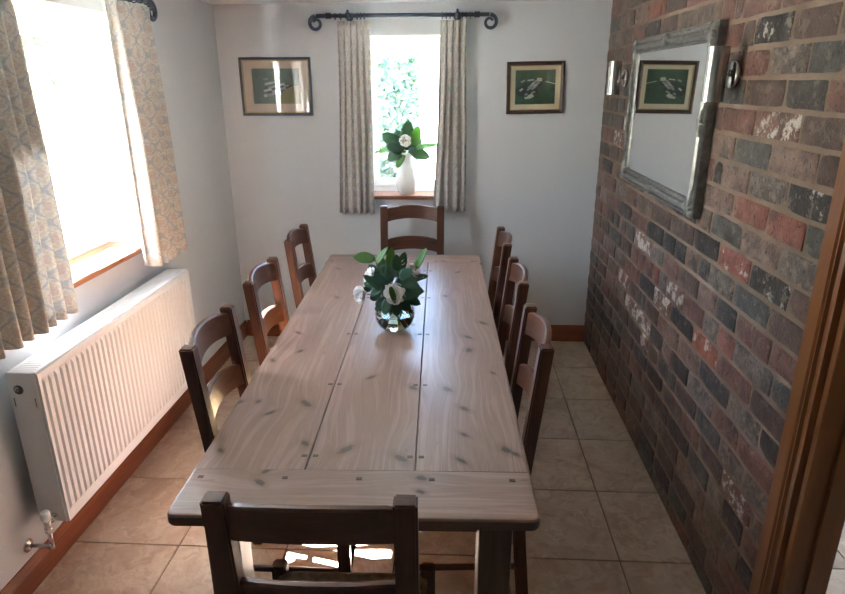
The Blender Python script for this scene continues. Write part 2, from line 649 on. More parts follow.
BRICKS = """
0:b1605-1845 b1858-2091 r2104-2337 m2350-2583 g2596-2829 r2842-3075 r3088-3321 r3334-3567 r3580-3813 m3826-4059 k4072-4312
1:b1605-1715 r1725-1935 b1948-2151 g2164-2367 k2380-2590 k2603-2863 t2876-3109 b3122-3348 b3361-3587 r3600-3827 b3840-4066 b4079-4312
2:r1605-1845 p1858-2091 b2104-2337 b2350-2583 b2596-2829 b2842-3075 b3088-3321 b3334-3567 p3580-3813 t3826-4059 r4072-4312
3:k1605-1715 t1725-2017 p2030-2322 b2335-2558 m2571-2813 g2826-3062 b3075-3310 b3323-3559 b3572-3808 g3821-4057 b4070-4312
4:r1605-1721 k1734-1886 m1899-2016 g2029-2225 k2238-2493 b2506-2687 b2700-2911 r2924-3135 r3148-3346 k3359-3532 k3545-3785 b3798-4049 k4062-4312
5:m1605-1695 w1708-1921 b1934-2147 r2160-2338 t2351-2609 k2622-2856 g2869-3103 b3116-3344 m3357-3584 m3597-3825 k3838-4065 b4078-4312
6:m1605-1784 m1797-1976 g1989-2211 b2224-2457 g2470-2712 b2725-2863 w2876-3001 b3014-3238 b3251-3469 b3482-3700 r3713-3938 g3951-4109 r4122-4312
7:r1605-1858 r1871-2078 m2091-2337 k2350-2533 p2546-2674 g2687-2863 w2876-3126 w3139-3341 m3354-3587 p3600-3826 b3839-4066 g4079-4312
8:k1605-1737 m1750-1969 k1982-2250 p2263-2490 p2503-2772 b2785-2984 g2997-3061 b3074-3292 w3305-3550 t3563-3802 r3815-4054 p4067-4312
9:b1605-1832 r1845-2106 W2119-2351 k2364-2632 w2645-2871 k2884-3133 r3146-3420 m3433-3651 b3664-3714 p3727-3976 r3989-4312
10:g1605-1724 m1737-1994 o2007-2136 m2149-2274 r2287-2499 w2512-2724 m2737-2829 o2842-2933 r2946-3068 r3081-3191 r3204-3328 b3341-3549 g3562-3844 b3857-4078 p4091-4312
11:r1605-1764 r1777-1881 r1894-2010 k2023-2183 p2196-2361 b2374-2597 r2610-2798 m2811-2988 w3001-3292 g3305-3473 p3486-3622 g3635-3758 k3771-3904 r3917-4090 r4103-4312
12:b1605-1810 g1823-2068 m2081-2284 g2297-2400 p2413-2541 k2554-2674 k2687-2841 k2854-3106 r3119-3392 k3405-3671 r3684-3955 p3968-4180 m4193-4312
13:b1605-1723 K1736-1975 v1988-2229 k2242-2478 b2491-2762 b2775-3038 t3051-3322 r3335-3542 m3555-3788 r3801-4049 p4062-4312
14:m1605-1814 p1827-2074 g2087-2335 t2348-2481 k2494-2734 t2747-2981 p2994-3227 k3240-3474 b3487-3727 t3740-3922 k3935-4166 t4179-4312
15:g1605-1705 o1718-1924 o1937-2173 p2186-2460 r2473-2730 r2743-2993 w3006-3256 b3269-3519 b3532-3789 b3802-4034 k4047-4312
16:K1605-1836 m1849-2087 p2100-2305 k2318-2385 r2398-2488 b2501-2741 r2754-2987 t3000-3233 b3246-3479 b3492-3731 w3744-3946 r3959-4106 r4119-4312
17:b1605-1711 p1724-1974 g1987-2231 p2244-2473 m2486-2731 r2744-2983 r2996-3235 t3248-3487 w3500-3746 b3759-4009 g4022-4312
18:b1605-1832 w1845-2114 r2127-2374 b2387-2469 r2482-2731 b2744-2987 p3000-3242 t3255-3498 r3511-3760 g3773-3920 b3933-4175 t4188-4312
19:r1605-1735 g1748-1954 b1967-2222 g2235-2420 b2433-2661 t2674-2896 r2909-3131 p3144-3366 m3379-3601 k3614-3836 p3849-4071 r4084-4312
20:b1605-1679 g1692-1854 m1867-2084 r2097-2277 b2290-2428 k2441-2669 b2682-2903 m2916-3136 b3149-3370 r3383-3604 b3617-3838 m3851-4072 k4085-4312
21:b1605-1743 b1756-1977 K1990-2218 b2231-2304 r2317-2473 t2486-2746 k2759-3012 r3025-3279 t3292-3545 r3558-3819 m3832-4103 b4116-4312
22:m1605-1884 r1897-2069 r2082-2334 b2347-2400 r2413-2517 t2530-2764 t2777-3005 b3018-3246 k3259-3488 r3501-3735 b3748-3974 m3987-4191 m4204-4312
23:b1605-1715 m1725-1955 b1968-2192 r2205-2429 r2442-2666 r2679-2909 b2922-3182 r3195-3255 o3268-3465 p3478-3724 b3737-3814 p3827-4047 g4060-4312
24:k1605-1845 p1858-2091 r2104-2337 k2350-2583 r2596-2829 k2842-3075 g3088-3321 k3334-3567 b3580-3813 t3826-4059 r4072-4312
"""
brick_cache = {}
rb = random.Random(3)
for line in BRICKS.strip().split('\n'):
    k, rest = line.split(':')
    k = int(k)
    for s in rest.split():
        c = s[0]
        a, b = [int(x) / 1000 for x in s[1:].split('-')]
        zc = (k + 0.5) * COURSE - 0.03
        if k == 0:
            zc += 0.004
        if a > 2.52 and b < 3.46 and 1.40 < zc < 1.94:
            continue                      # wholly behind the mirror
        ln = b - a
        q = max(0.04, round(ln / 0.03) * 0.03)
        var = rb.randrange(5)
        if (q, var, c) not in brick_cache:
            me = brick_mesh(var * 13 + int(q * 100), q)
            me.materials.append(M['brick_' + c])
            brick_cache[(q, var, c)] = me
        hs = 1.0
        if zc + 0.042 > ZC:
            hs = max(0.3, (ZC - (zc - 0.04)) / 0.077)
            zc = ZC - 0.04 * hs
        if zc - 0.04 < 0.0:
            hs = 0.8
            zc = 0.036
        inst('brick', brick_cache[(q, var, c)], wall_right, (XR - 0.0035 + rb.uniform(-0.002, 0.0015), (a + b) / 2, zc + rb.uniform(-0.002, 0.002)),
             (rb.uniform(-0.012, 0.012), rb.uniform(-0.01, 0.01), 0), (1, ln / q, hs))

# ------------------------------------------------------------------ skirting boards
PR = [(0, 0), (0.016, 0), (0.016, 0.083), (0.0135, 0.089), (0.0155, 0.094), (0.011, 0.104), (0.0075, 0.112), (0.005, 0.12), (0, 0.12)]
bm = NB()
extrude_profile(bm, [(XL + u, v) for u, v in PR], 'y', YN, YB)
struct(obj('baseboard_left', bm, M['skirting']))
bm = NB()
extrude_profile(bm, [(YB - u, v) for u, v in PR], 'x', XL + 0.016, XR)
struct(obj('baseboard_back', bm, M['skirting_x']))

# ------------------------------------------------------------------ doorway casing
tr = struct(bpy.data.objects.new('trim_1', None))
COL.objects.link(tr)
def architrave(side, y_edge, sgn):
    """stepped architrave on the room face of the wall, running up beside the doorway"""
    prof = [(0, 0), (0, 0.020), (0.052, 0.022), (0.056, 0.016), (0.060, 0.016), (0.066, 0.022), (0.072, 0.023), (0.076, 0.014), (0.084, 0.012), (0.090, 0.017), (0.100, 0.017), (0.104, 0.0)]
    return [(XR - 0.006 - d, y_edge - sgn * w) for w, d in prof]
for name, y_edge, sgn in (('architrave', DR[1] + 0.108, 1), ('architrave', DR[0] - 0.108, -1)):
    bm = NB()
    extrude_profile(bm, architrave(None, y_edge, sgn), 'z', 0.0, DR[3] + 0.10)
    obj(name, bm, M['casing'], tr)
bm = NB()
box(bm, XR - 0.028, XR - 0.004, DR[0] - 0.004, DR[1] + 0.004, DR[3], DR[3] + 0.10, 0.004)
obj('architrave_head', bm, M['casing'], tr)
for y0, y1 in ((DR[1] - 0.022, DR[1]), (DR[0], DR[0] + 0.022)):
    obj('jamb', box(NB(), XR - 0.010, XR + 0.112, y0, y1, 0, DR[3] - 0.022, 0.002), M['casing'], tr)
for y0, y1 in ((DR[1] - 0.034, DR[1] - 0.022), (DR[0] + 0.022, DR[0] + 0.034)):
    obj('door_stop', box(NB(), XR + 0.045, XR + 0.080, y0, y1, 0, DR[3] - 0.022, 0.002), M['casing'], tr)
obj('jamb_head', box(NB(), XR - 0.010, XR + 0.112, DR[0] + 0.0005, DR[1] - 0.0005, DR[3] - 0.022, DR[3], 0.002), M['casing'], tr)

# ------------------------------------------------------------------ windows
def window(name, w, h, sashes):
    """window in local coordinates: X across, Z up from the sill, outside towards +Y; glass in sashes [(x0,x1)]"""
    root = struct(bpy.data.objects.new(name, None))
    COL.objects.link(root)
    f = 0.055
    bm = NB()
    box(bm, -w / 2, -w / 2 + f, -0.035, 0.035, 0, h, 0.004)
    box(bm, w / 2 - f, w / 2, -0.035, 0.035, 0, h, 0.004)
    box(bm, -w / 2 + f - 0.001, w / 2 - f + 0.001, -0.035, 0.035, 0, f, 0.004)
    box(bm, -w / 2 + f - 0.001, w / 2 - f + 0.001, -0.035, 0.035, h - f, h, 0.004)
    for x0, x1 in sashes[1:]:
        box(bm, x0 - f / 2, x0 + f / 2, -0.035, 0.035, f, h - f, 0.004)
    obj('window_frame', bm, M['upvc'], root)
    n = len(sashes)
    for i, (x0, x1) in enumerate(sashes):
        a = x0 + (f if i == 0 else f / 2) + 0.002
        b = x1 - (f if i == n - 1 else f / 2) - 0.002
        z0, z1 = f + 0.002, h - f - 0.002
        s = 0.045
        bm = NB()
        box(bm, a, a + s, -0.045, 0.02, z0, z1, 0.004)
        box(bm, b - s, b, -0.045, 0.02, z0, z1, 0.004)
        box(bm, a + s - 0.001, b - s + 0.001, -0.045, 0.02, z0, z0 + s, 0.004)
        box(bm, a + s - 0.001, b - s + 0.001, -0.045, 0.02, z1 - s, z1, 0.004)
        so = obj('sash', bm, M['upvc'], root)
        obj('pane', box(NB(), a + s - 0.006, b - s + 0.006, -0.010, -0.006, z0 + s - 0.006, z1 - s + 0.006), M['glass'], so)
        bm = NB()
        box(bm, (a + b) / 2 - 0.012, (a + b) / 2 + 0.012, -0.056, -0.044, z0 + 0.012, z0 + 0.034, 0.003)
        box(bm, (a + b) / 2 - 0.008, (a + b) / 2 + 0.085, -0.068, -0.055, z0 + 0.016, z0 + 0.030, 0.004)
        obj('window_handle', bm, M['upvc'], so)
    return root

w1 = window('window_1', WL[1] - WL[0] - 0.004, WL[3] - WL[2] - 0.012, [(-(WL[1] - WL[0]) / 2, 0.0), (0.0, (WL[1] - WL[0]) / 2)])
w1.location = (XL - 0.225, (WL[0] + WL[1]) / 2, WL[2] + 0.006)
w1.rotation_euler = (0, 0, math.pi / 2)
w2 = window('window_2', WB[1] - WB[0] - 0.004, WB[3] - WB[2] - 0.012, [(-(WB[1] - WB[0]) / 2, (WB[1] - WB[0]) / 2)])
w2.location = ((WB[0] + WB[1]) / 2, YB + 0.215, WB[2] + 0.006)
obj('window_sill', box(NB(), -(WL[1] - WL[0]) / 2 + 0.001, (WL[1] - WL[0]) / 2 - 0.001, -0.262, -0.036, -0.006, 0.022, 0.006), M['sill'], w1)
obj('window_sill', box(NB(), -(WB[1] - WB[0]) / 2 + 0.001, (WB[1] - WB[0]) / 2 - 0.001, -0.250, -0.036, -0.006, 0.022, 0.006), M['sill'], w2)
for w_, hole, dep in ((w1, WL, 0.189), (w2, WB, 0.179)):      # reveal lining, painted whiter to carry the overexposed sunlight
    hw, ht = (hole[1] - hole[0]) / 2, hole[3] - hole[2] - 0.006
    bm = NB()
    box(bm, -hw + 0.0005, -hw + 0.006, -0.036 - dep, -0.036, 0.023, ht - 0.0005)
    box(bm, hw - 0.006, hw - 0.0005, -0.036 - dep, -0.036, 0.023, ht - 0.0005)
    box(bm, -hw + 0.006, hw - 0.006, -0.036 - dep, -0.036, ht - 0.006, ht - 0.0005)
    obj('reveal', bm, M['reveal'], w_)
portal('portal_left', (XL - 0.30, (WL[0] + WL[1]) / 2, (WL[2] + WL[3]) / 2), (1, 0, 0), WL[1] - WL[0], WL[3] - WL[2])
portal('portal_back', ((WB[0] + WB[1]) / 2, YB + 0.30, (WB[2] + WB[3]) / 2), (0, -1, 0), WB[1] - WB[0], WB[3] - WB[2])

# ------------------------------------------------------------------ dining table
TBL = Vector((-0.2880, 2.548, 0.0))
TROT = 0.0285
TH = 0.78
PINE = ((0.175, 0.092, 0.050), (0.300, 0.194, 0.148), (0.380, 0.264, 0.214))

def pine_material(name, knots, axis='y', off=0.0):
    """old waxed pine: growth rings drawn round a set of knots (table coordinates)"""
    N = Nodes(name)
    tc = N.n('TexCoord')
    p = tc.outputs['Object']
    sp = N.n('SeparateXYZ')
    N.set(sp.inputs[0], p)
    u, v = (sp.outputs[0], sp.outputs[1]) if axis == 'y' else (sp.outputs[1], sp.outputs[0])
    # u runs across the board, v along it
    wob = N.n('CombineXYZ')
    N.set(wob.inputs[0], N.math('MULTIPLY', u, 2.0))
    N.set(wob.inputs[1], N.math('MULTIPLY', v, 0.55))
    wob.inputs[2].default_value = off
    wv = wob.outputs[0]
    uu = N.math('ADD', u, N.math('MULTIPLY', N.math('SUBTRACT', N.noise(wv, 2.2, 3), 0.5), 0.028))
    knot_dark = None
    halo = None
    knot_noise = N.noise(p, 55.0, 3)
    for kx, ky, kr in knots:
        kr *= 1.25
        ku, kv = (kx, ky) if axis == 'y' else (ky, kx)
        du = N.math('SUBTRACT', u, ku)
        dv = N.math('SUBTRACT', v, kv)
        # bend the grain round the knot
        d2 = N.math('ADD', N.math('POWER', N.math('DIVIDE', du, kr * 2.6), 2.0), N.math('POWER', N.math('DIVIDE', dv, kr * 6.5), 2.0))
        g = N.math('EXPONENT', N.math('MULTIPLY', d2, -1.0))
        uu = N.math('ADD', uu, N.math('MULTIPLY', g, kr * 1.5 * (1 if (kx * 997) % 2 > 1 else -1)))
        dk = N.math('ADD', N.math('POWER', N.math('DIVIDE', N.math('ADD', du, N.math('MULTIPLY', dv, 0.7 * math.sin(kx * 71 + ky * 37))), kr * 0.8), 2.0), N.math('POWER', N.math('DIVIDE', dv, kr * 1.15), 2.0))
        s = N.math('MULTIPLY', N.math('SUBTRACT', 1.0, N.smooth(N.math('ADD', N.math('SQRT', dk), N.math('MULTIPLY', N.math('SUBTRACT', knot_noise, 0.5), 1.1)), 0.45, 1.05)), 0.85 + 0.15 * abs(math.sin(kx * 91 + ky * 57)))
        knot_dark = s if knot_dark is None else N.math('MAXIMUM', knot_dark, s)
        hl = N.math('SUBTRACT', 1.0, N.smooth(N.math('SQRT', dk), 0.8, 2.3))
        halo = hl if halo is None else N.math('MAXIMUM', halo, hl)
    cb = N.n('CombineXYZ')
    N.set(cb.inputs[0], uu)
    N.set(cb.inputs[1], N.math('MULTIPLY', v, 0.028))
    cb.inputs[2].default_value = off * 1.7
    gv = cb.outputs[0]
    rings = N.noise(gv, 62.0, 4, 0.55)
    fine = N.noise(gv, 330.0, 3, 0.6)
    blot = N.noise(wv, 3.0, 4, 0.6)
    line = N.smooth(N.math('ABSOLUTE', N.math('SUBTRACT', rings, 0.5)), 0.0, 0.05)
    g = N.math('ADD', N.math('MULTIPLY', rings, 0.62), N.math('ADD', N.math('MULTIPLY', fine, 0.22), N.math('MULTIPLY', blot, 0.16)))
    c = N.ramp(g, [(0.32, (0.215, 0.134, 0.092)), (0.48, PINE[1]), (0.66, PINE[2])])
    c = N.mix(N.math('MULTIPLY', N.math('SUBTRACT', 1.0, line), 0.30), c, (0.130, 0.075, 0.048))
    # old scratches and wax filled dents
    sc = N.n('CombineXYZ')
    N.set(sc.inputs[0], N.math('MULTIPLY', u, 14.0))
    N.set(sc.inputs[1], N.math('MULTIPLY', v, 5.0))
    sc.inputs[2].default_value = off + 3.0
    dn = N.smooth(N.noise(sc.outputs[0], 1.7, 2), 0.71, 0.76)
    c = N.mix(N.math('MULTIPLY', dn, 0.6), c, (0.14, 0.085, 0.055))
    if knot_dark is not None:
        c = N.mix(N.math('MULTIPLY', halo, 0.45), c, (0.150, 0.080, 0.046))
        kc = N.mix(N.noise(p, 160.0, 3), (0.022, 0.012, 0.008), (0.075, 0.038, 0.022))
        c = N.mix(N.math('MULTIPLY', knot_dark, 1.0, clamp=True), c, kc)
    r = N.math('ADD', N.math('MULTIPLY', N.math('SUBTRACT', 1.0, fine), 0.12), 0.275)
    return N.principled(c, r, N.bump(N.math('ADD', fine, rings), 0.05, 0.001), spec=0.85)

KNOTS = [(-0.463, -0.685, .014), (-0.399, -0.677, .011), (-0.339, -0.754, .013), (-0.232, -0.687, .018), (-0.184, -0.935, .014), (-0.056, -0.964, .021),
         (-0.031, -0.484, .014), (-0.427, -0.978, .011), (-0.345, -0.254, .011), (-0.434, -0.343, .013), (-0.393, -0.057, .012),
         (0.304, -0.713, .015), (0.249, -0.574, .019), (0.342, -0.230, .016), (0.344, -0.093, .015), (0.418, -0.958, .017), (0.443, -0.979, .013), (0.108, -1.007, .020),
         (0.128, -0.566, .015), (0.298, -0.876, .012), (0.284, -1.016, .014), (0.419, 0.073, .016), (0.421, -0.441, .009),
         (-0.376, 0.94, .012), (0.328, 0.878, .014), (-0.30, 0.42, .013), (0.05, 0.55, .012), (0.25, 0.45, .013), (0.10, 0.05, .010)]
table = thing('dining_table', 'long pine farmhouse table with pegged plank top, ringed by oak chairs', 'table', TBL, TROT)
BW, BL, EB, HL = 0.950, 2.538, 0.200, 0.040
def corner_round(bm, corners, r):
    es = [e for e in bm.edges if abs(e.verts[0].co.z - e.verts[1].co.z) > 0.01 and any((Vector((e.verts[0].co.x, e.verts[0].co.y)) - Vector(c)).length < 0.002 for c in corners)]
    if es:
        bmesh.ops.bevel(bm, geom=es, offset=r, segments=4, affect='EDGES')
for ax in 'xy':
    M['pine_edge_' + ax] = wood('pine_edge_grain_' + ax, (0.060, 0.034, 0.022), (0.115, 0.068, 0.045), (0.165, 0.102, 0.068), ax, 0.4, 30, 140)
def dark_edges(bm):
    """sides and underside of the top get a darker brown material"""
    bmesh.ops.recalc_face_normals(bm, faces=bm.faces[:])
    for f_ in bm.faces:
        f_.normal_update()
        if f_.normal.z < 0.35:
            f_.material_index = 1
seam = [-BW / 2, -0.157, 0.152, BW / 2]
for i in range(3):
    x0, x1 = seam[i], seam[i + 1]
    ks = [k for k in KNOTS if x0 - 0.03 < k[0] < x1 + 0.03 and abs(k[1]) < BL / 2 - EB + 0.03]
    m = pine_material('pine_board_' + 'abc'[i], ks, 'y', 3.1 + i * 7.7)
    bm = NB()
    g = 0.0012
    box(bm, x0 + (g if i else 0), x1 - (g if i < 2 else 0), -BL / 2 + EB + 0.0006, BL / 2 - EB - 0.0006, TH - HL, TH)
    top = [e for e in bm.edges if abs(e.verts[0].co.y - e.verts[1].co.y) > 0.5 and e.verts[0].co.z > TH - 0.01]
    bot = [e for e in bm.edges if abs(e.verts[0].co.y - e.verts[1].co.y) > 0.5 and e.verts[0].co.z < TH - 0.01]
    outer = [e for e in top + bot if abs(abs(e.verts[0].co.x) - BW / 2) < 1e-4]
    inner = [e for e in top if e not in outer]
    bmesh.ops.bevel(bm, geom=inner, offset=0.0022, segments=1, affect='EDGES')
    outer = [e for e in bm.edges if abs(e.verts[0].co.y - e.verts[1].co.y) > 0.5 and abs(abs(e.verts[0].co.x) - BW / 2) < 1e-4]
    bmesh.ops.bevel(bm, geom=outer, offset=0.009, segments=3, affect='EDGES')
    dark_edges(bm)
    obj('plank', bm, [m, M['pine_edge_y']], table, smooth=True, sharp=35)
for s, ks in ((-1, [(-0.269, -1.130, .014), (-0.267, -1.080, .010), (0.171, -1.102, .014), (0.170, -1.162, .010)]), (1, [(0.243, 1.111, .013), (0.445, 1.114, .010), (-0.2, 1.16, .012)])):
    m = pine_material('pine_end_' + ('near' if s < 0 else 'far'), ks, 'x', 21.0 + s)
    bm = NB()
    rc_, yi, yo = 0.022, s * (BL / 2 - EB + 0.0006), s * BL / 2
    out = [(-BW / 2, yi, -1, 0)]
    for i in range(6):
        t = i / 5 * math.pi / 2
        out.append((-BW / 2 + rc_ - rc_ * math.cos(t), yo - s * (rc_ - rc_ * math.sin(t)), -math.cos(t), math.sin(t)))
    out += [(-x, y, -nx, ny) for x, y, nx, ny in reversed(out)]
    layers = [(0.010, TH), (0.0035, TH - 0.0025), (0.0, TH - 0.009), (0.0, TH - HL + 0.010), (0.004, TH - HL + 0.003), (0.011, TH - HL)]
    rg = [[bm.verts.new((x - nx * ins, y - s * ny * ins, z)) for x, y, nx, ny in out] for ins, z in layers]
    for p_, q_ in zip(rg, rg[1:]):
        for i in range(len(out)):
            j = (i + 1) % len(out)
            bm.faces.new((p_[i], p_[j], q_[j], q_[i]))
    bm.faces.new(rg[0])
    bm.faces.new(rg[-1])
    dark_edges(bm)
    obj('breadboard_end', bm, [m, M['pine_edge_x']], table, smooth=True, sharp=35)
M['peg'] = plain('dark_peg_wood', (0.085, 0.055, 0.042), 0.4, var=0.2)
pegs = []
for sx in seam[1:3]:
    for y in (-1.00, -0.543, -0.065, 0.42, 0.90):
        pegs += [(sx - 0.0165, y), (sx + 0.0165, y)]
for y in (-1.108, 1.108):
    for x in (-0.44, -0.205, 0.0, 0.20, 0.42):
        pegs.append((x, y))
pm = NB()
box(pm, -0.0080, 0.0080, -0.0065, 0.0065, -0.01, 0.0012, 0.001, 1)
peg0 = obj('peg', pm, M['peg'], table, loc=(pegs[0][0], pegs[0][1], TH))
for x, y in pegs[1:]:
    o = peg0.copy()
    COL.objects.link(o)
    o.location = (x, y, TH)
M['pine_leg'] = wood('pine_leg', (0.045, 0.024, 0.014), (0.10, 0.055, 0.034), (0.155, 0.090, 0.056), 'z', 0.4, 24, 120)
M['pine_apron'] = wood('pine_apron', (0.045, 0.024, 0.014), (0.10, 0.055, 0.034), (0.155, 0.090, 0.056), 'y', 0.4, 24, 120)
M['pine_apron_x'] = wood('pine_apron_across', (0.045, 0.024, 0.014), (0.10, 0.055, 0.034), (0.155, 0.090, 0.056), 'x', 0.4, 24, 120)
LX, LY, LW = 0.372, 1.135, 0.092
for sx in (-1, 1):
    for sy in (-1, 1):
        obj('leg', box(NB(), sx * LX - LW / 2, sx * LX + LW / 2, sy * LY - LW / 2, sy * LY + LW / 2, 0, TH - HL, 0.006), M['pine_leg'], table, smooth=True, sharp=40)
for sx in (-1, 1):
    obj('apron', box(NB(), sx * LX - 0.013, sx * LX + 0.013, -LY + LW / 2, LY - LW / 2, TH - HL - 0.10, TH - HL, 0.002), M['pine_apron'], table)
for sy in (-1, 1):
    obj('apron', box(NB(), -LX + LW / 2, LX - LW / 2, sy * LY - 0.013, sy * LY + 0.013, TH - HL - 0.10, TH - HL, 0.002), M['pine_apron_x'], table)

# ------------------------------------------------------------------ chairs
def rush_material():
    N = Nodes('woven_rush')
    v = N.coord('Object', rand=5.0)
    a = N.noise(v, 40.0, 4)
    c = N.ramp(a, [(0.3, (0.14, 0.085, 0.04)), (0.55, (0.27, 0.18, 0.09)), (0.75, (0.36, 0.26, 0.14))])
    return N.principled(c, 0.7, N.bump(a, 0.3, 0.002), spec=0.3)
M['rush'] = rush_material()

def bar(bm, p0, p1, wx, wy, bevel=0.005, top_chamfer=False):
    """square bar between two points with sections parallel to the floor"""
    t = bmesh.new()
    a = [t.verts.new((p0[0] + sx * wx / 2, p0[1] + sy * wy / 2, p0[2])) for sx, sy in ((-1, -1), (1, -1), (1, 1), (-1, 1))]
    b = [t.verts.new((p1[0] + sx * wx / 2, p1[1] + sy * wy / 2, p1[2])) for sx, sy in ((-1, -1), (1, -1), (1, 1), (-1, 1))]
    for i in range(4):
        j = (i + 1) % 4
        t.faces.new((a[i], a[j], b[j], b[i]))
    t.faces.new(a)
    t.faces.new(b)
    bmesh.ops.recalc_face_normals(t, faces=t.faces[:])
    bmesh.ops.bevel(t, geom=t.edges[:], offset=bevel, segments=2, affect='EDGES')
    join(bm, t)

def make_chair():
    """ladder-back chair, front towards +Y, origin on the floor under the seat"""
    t = thing('ladder_back_chair', '', 'chair', group='dark oak ladder-back chairs round the table')
    hw = 0.187
    PZ = [(0.0, -0.205), (0.46, -0.165), (1.046, -0.228)]     # height, y of the rear post
    for s in (-1, 1):
        bm = NB()
        th = bmesh.new()
        rings = []
        for z, y in PZ:
            rings.append([th.verts.new((s * hw + sx * 0.0240, y + sy * 0.0215, z)) for sx, sy in ((-1, -1), (1, -1), (1, 1), (-1, 1))])
        for a, b in zip(rings, rings[1:]):
            for i in range(4):
                j = (i + 1) % 4
                th.faces.new((a[i], a[j], b[j], b[i]))
        th.faces.new(rings[0])
        th.faces.new(rings[-1])
        bmesh.ops.recalc_face_normals(th, faces=th.faces[:])
        es = [e for e in th.edges if len(e.link_faces) == 2 and e.calc_face_angle(0) > 0.6]
        bmesh.ops.bevel(th, geom=es, offset=0.005, segments=2, affect='EDGES')
        join(bm, th)
        obj('back_post', bm, M['chair_z'], t, smooth=True, sharp=40)
    def post_y(z):
        if z < 0.46:
            return -0.205 + 0.04 * z / 0.46
        return -0.165 - 0.063 * (z - 0.46) / 0.586
    # bowed, arched rails
    for z0, z1, arch in ((0.942, 1.027, 0.022), (0.742, 0.825, 0.018)):
        bm = NB()
        n = 18
        half = hw - 0.018
        secs = []
        for i in range(n + 1):
            u = -1 + 2 * i / n
            bow = -0.030 * (1 - u * u)
            ar = arch * (1 - u * u)
            # the shoulder of each rail drops in a small step beside the post
            sh = 0.004 if abs(u) > 0.93 else 0.0
            ring = []
            for zz, dy in ((z0 + ar * 0.9, -0.011), (z0 + ar * 0.9, 0.011), (z1 + ar - sh - 0.005, 0.011), (z1 + ar - sh, 0.006), (z1 + ar - sh, -0.006), (z1 + ar - sh - 0.005, -0.011)):
                ring.append(bm.verts.new((u * half, post_y(zz) + bow + dy, zz)))
            secs.append(ring)
        for a, b in zip(secs, secs[1:]):
            for i in range(6):
                j = (i + 1) % 6
                bm.faces.new((a[i], a[j], b[j], b[i]))
        bm.faces.new(secs[0])
        bm.faces.new(secs[-1])
        obj('rail', bm, M['chair_x'], t, smooth=True, sharp=35)
    for s in (-1, 1):
        bm = NB()
        bar(bm, (s * 0.218, 0.225, 0), (s * 0.218, 0.225, 0.474), 0.042, 0.042)
        obj('leg', bm, M['chair_z'], t, smooth=True, sharp=40)
    # rush seat: four woven wedges with cord ridges
    bm = NB()
    n = 40
    gd = {}
    for i in range(n + 1):
        for j in range(n + 1):
            u, v = -1 + 2 * i / n, -1 + 2 * j / n
            yy = -0.165 + (v + 1) / 2 * 0.39
            xx = u * (0.185 + 0.033 * (v + 1) / 2)
            m = max(abs(u), abs(v))
            z = 0.452 + 0.010 * (1 - m) + 0.0022 * math.cos(m * math.pi * n / 2)
            if m > 0.97:
                z -= 0.008
            gd[i, j] = bm.verts.new((xx, yy, z))
    for i in range(n):
        for j in range(n):
            bm.faces.new((gd[i, j], gd[i + 1, j], gd[i + 1, j + 1], gd[i, j + 1]))
    rim = [(i, 0) for i in range(n)] + [(n, j) for j in range(n)] + [(i, n) for i in range(n, 0, -1)] + [(0, j) for j in range(n, 0, -1)]
    low = [bm.verts.new((gd[k].co.x, gd[k].co.y, 0.424)) for k in rim]
    for a in range(len(rim)):
        b = (a + 1) % len(rim)
        bm.faces.new((gd[rim[a]], gd[rim[b]], low[b], low[a]))
    bm.faces.new(low)
    obj('rush_seat', bm, M['rush'], t, smooth=True, sharp=50)
    def rnd(p0, p1, mat):
        bm = NB()
        tube(bm, [p0, p1], 0.0115, 8)
        obj('stretcher', bm, mat, t)
    for z in (0.17, 0.30):
        rnd((-0.205, 0.225, z), (0.205, 0.225, z), M['chair_x'])
    for s in (-1, 1):
        rnd((s * 0.196, post_y(0.22), 0.22), (s * 0.216, 0.215, 0.22), M['chair_y'])
    rnd((-0.185, post_y(0.25), 0.25), (0.185, post_y(0.25), 0.25), M['chair_x'])
    return t

chair0 = make_chair()
CH = [  # x, y of the top of the back (centre), turn, label
    (-0.277, 1.000, 0.02, 'dark oak ladder-back chair in the foreground, seen from behind at the near table end'),
    (-0.290, 4.055, math.pi + 0.02, 'oak ladder-back chair at the far table end under the small window'),
    (-0.822, 1.895, -math.pi / 2 + 0.03, 'oak ladder-back chair nearest the camera on the radiator side of the table'),
    (-0.845, 2.555, -math.pi / 2 + 0.03, 'middle of the three oak ladder-back chairs on the radiator side'),
    (-0.868, 3.270, -math.pi / 2 + 0.03, 'oak ladder-back chair farthest from the camera on the radiator side'),
    (0.278, 1.950, math.pi / 2 + 0.02, 'oak ladder-back chair nearest the camera on the brick wall side of the table'),
    (0.272, 2.600, math.pi / 2 + 0.02, 'middle of the three oak ladder-back chairs on the brick wall side'),
    (0.256, 3.243, math.pi / 2 + 0.02, 'oak ladder-back chair farthest from the camera on the brick wall side'),
]
for i, (x, y, rz, lab) in enumerate(CH):
    # the entry gives the top of the back, 0.228 behind the origin
    ox, oy = x - math.sin(rz) * 0.228, y + math.cos(rz) * 0.228
    if i == 0:
        chair0.location = (ox, oy, 0)
        chair0.rotation_euler = (0, 0, rz)
        chair0['label'] = lab
    else:
        dup(chair0, (ox, oy, 0), rz, lab)

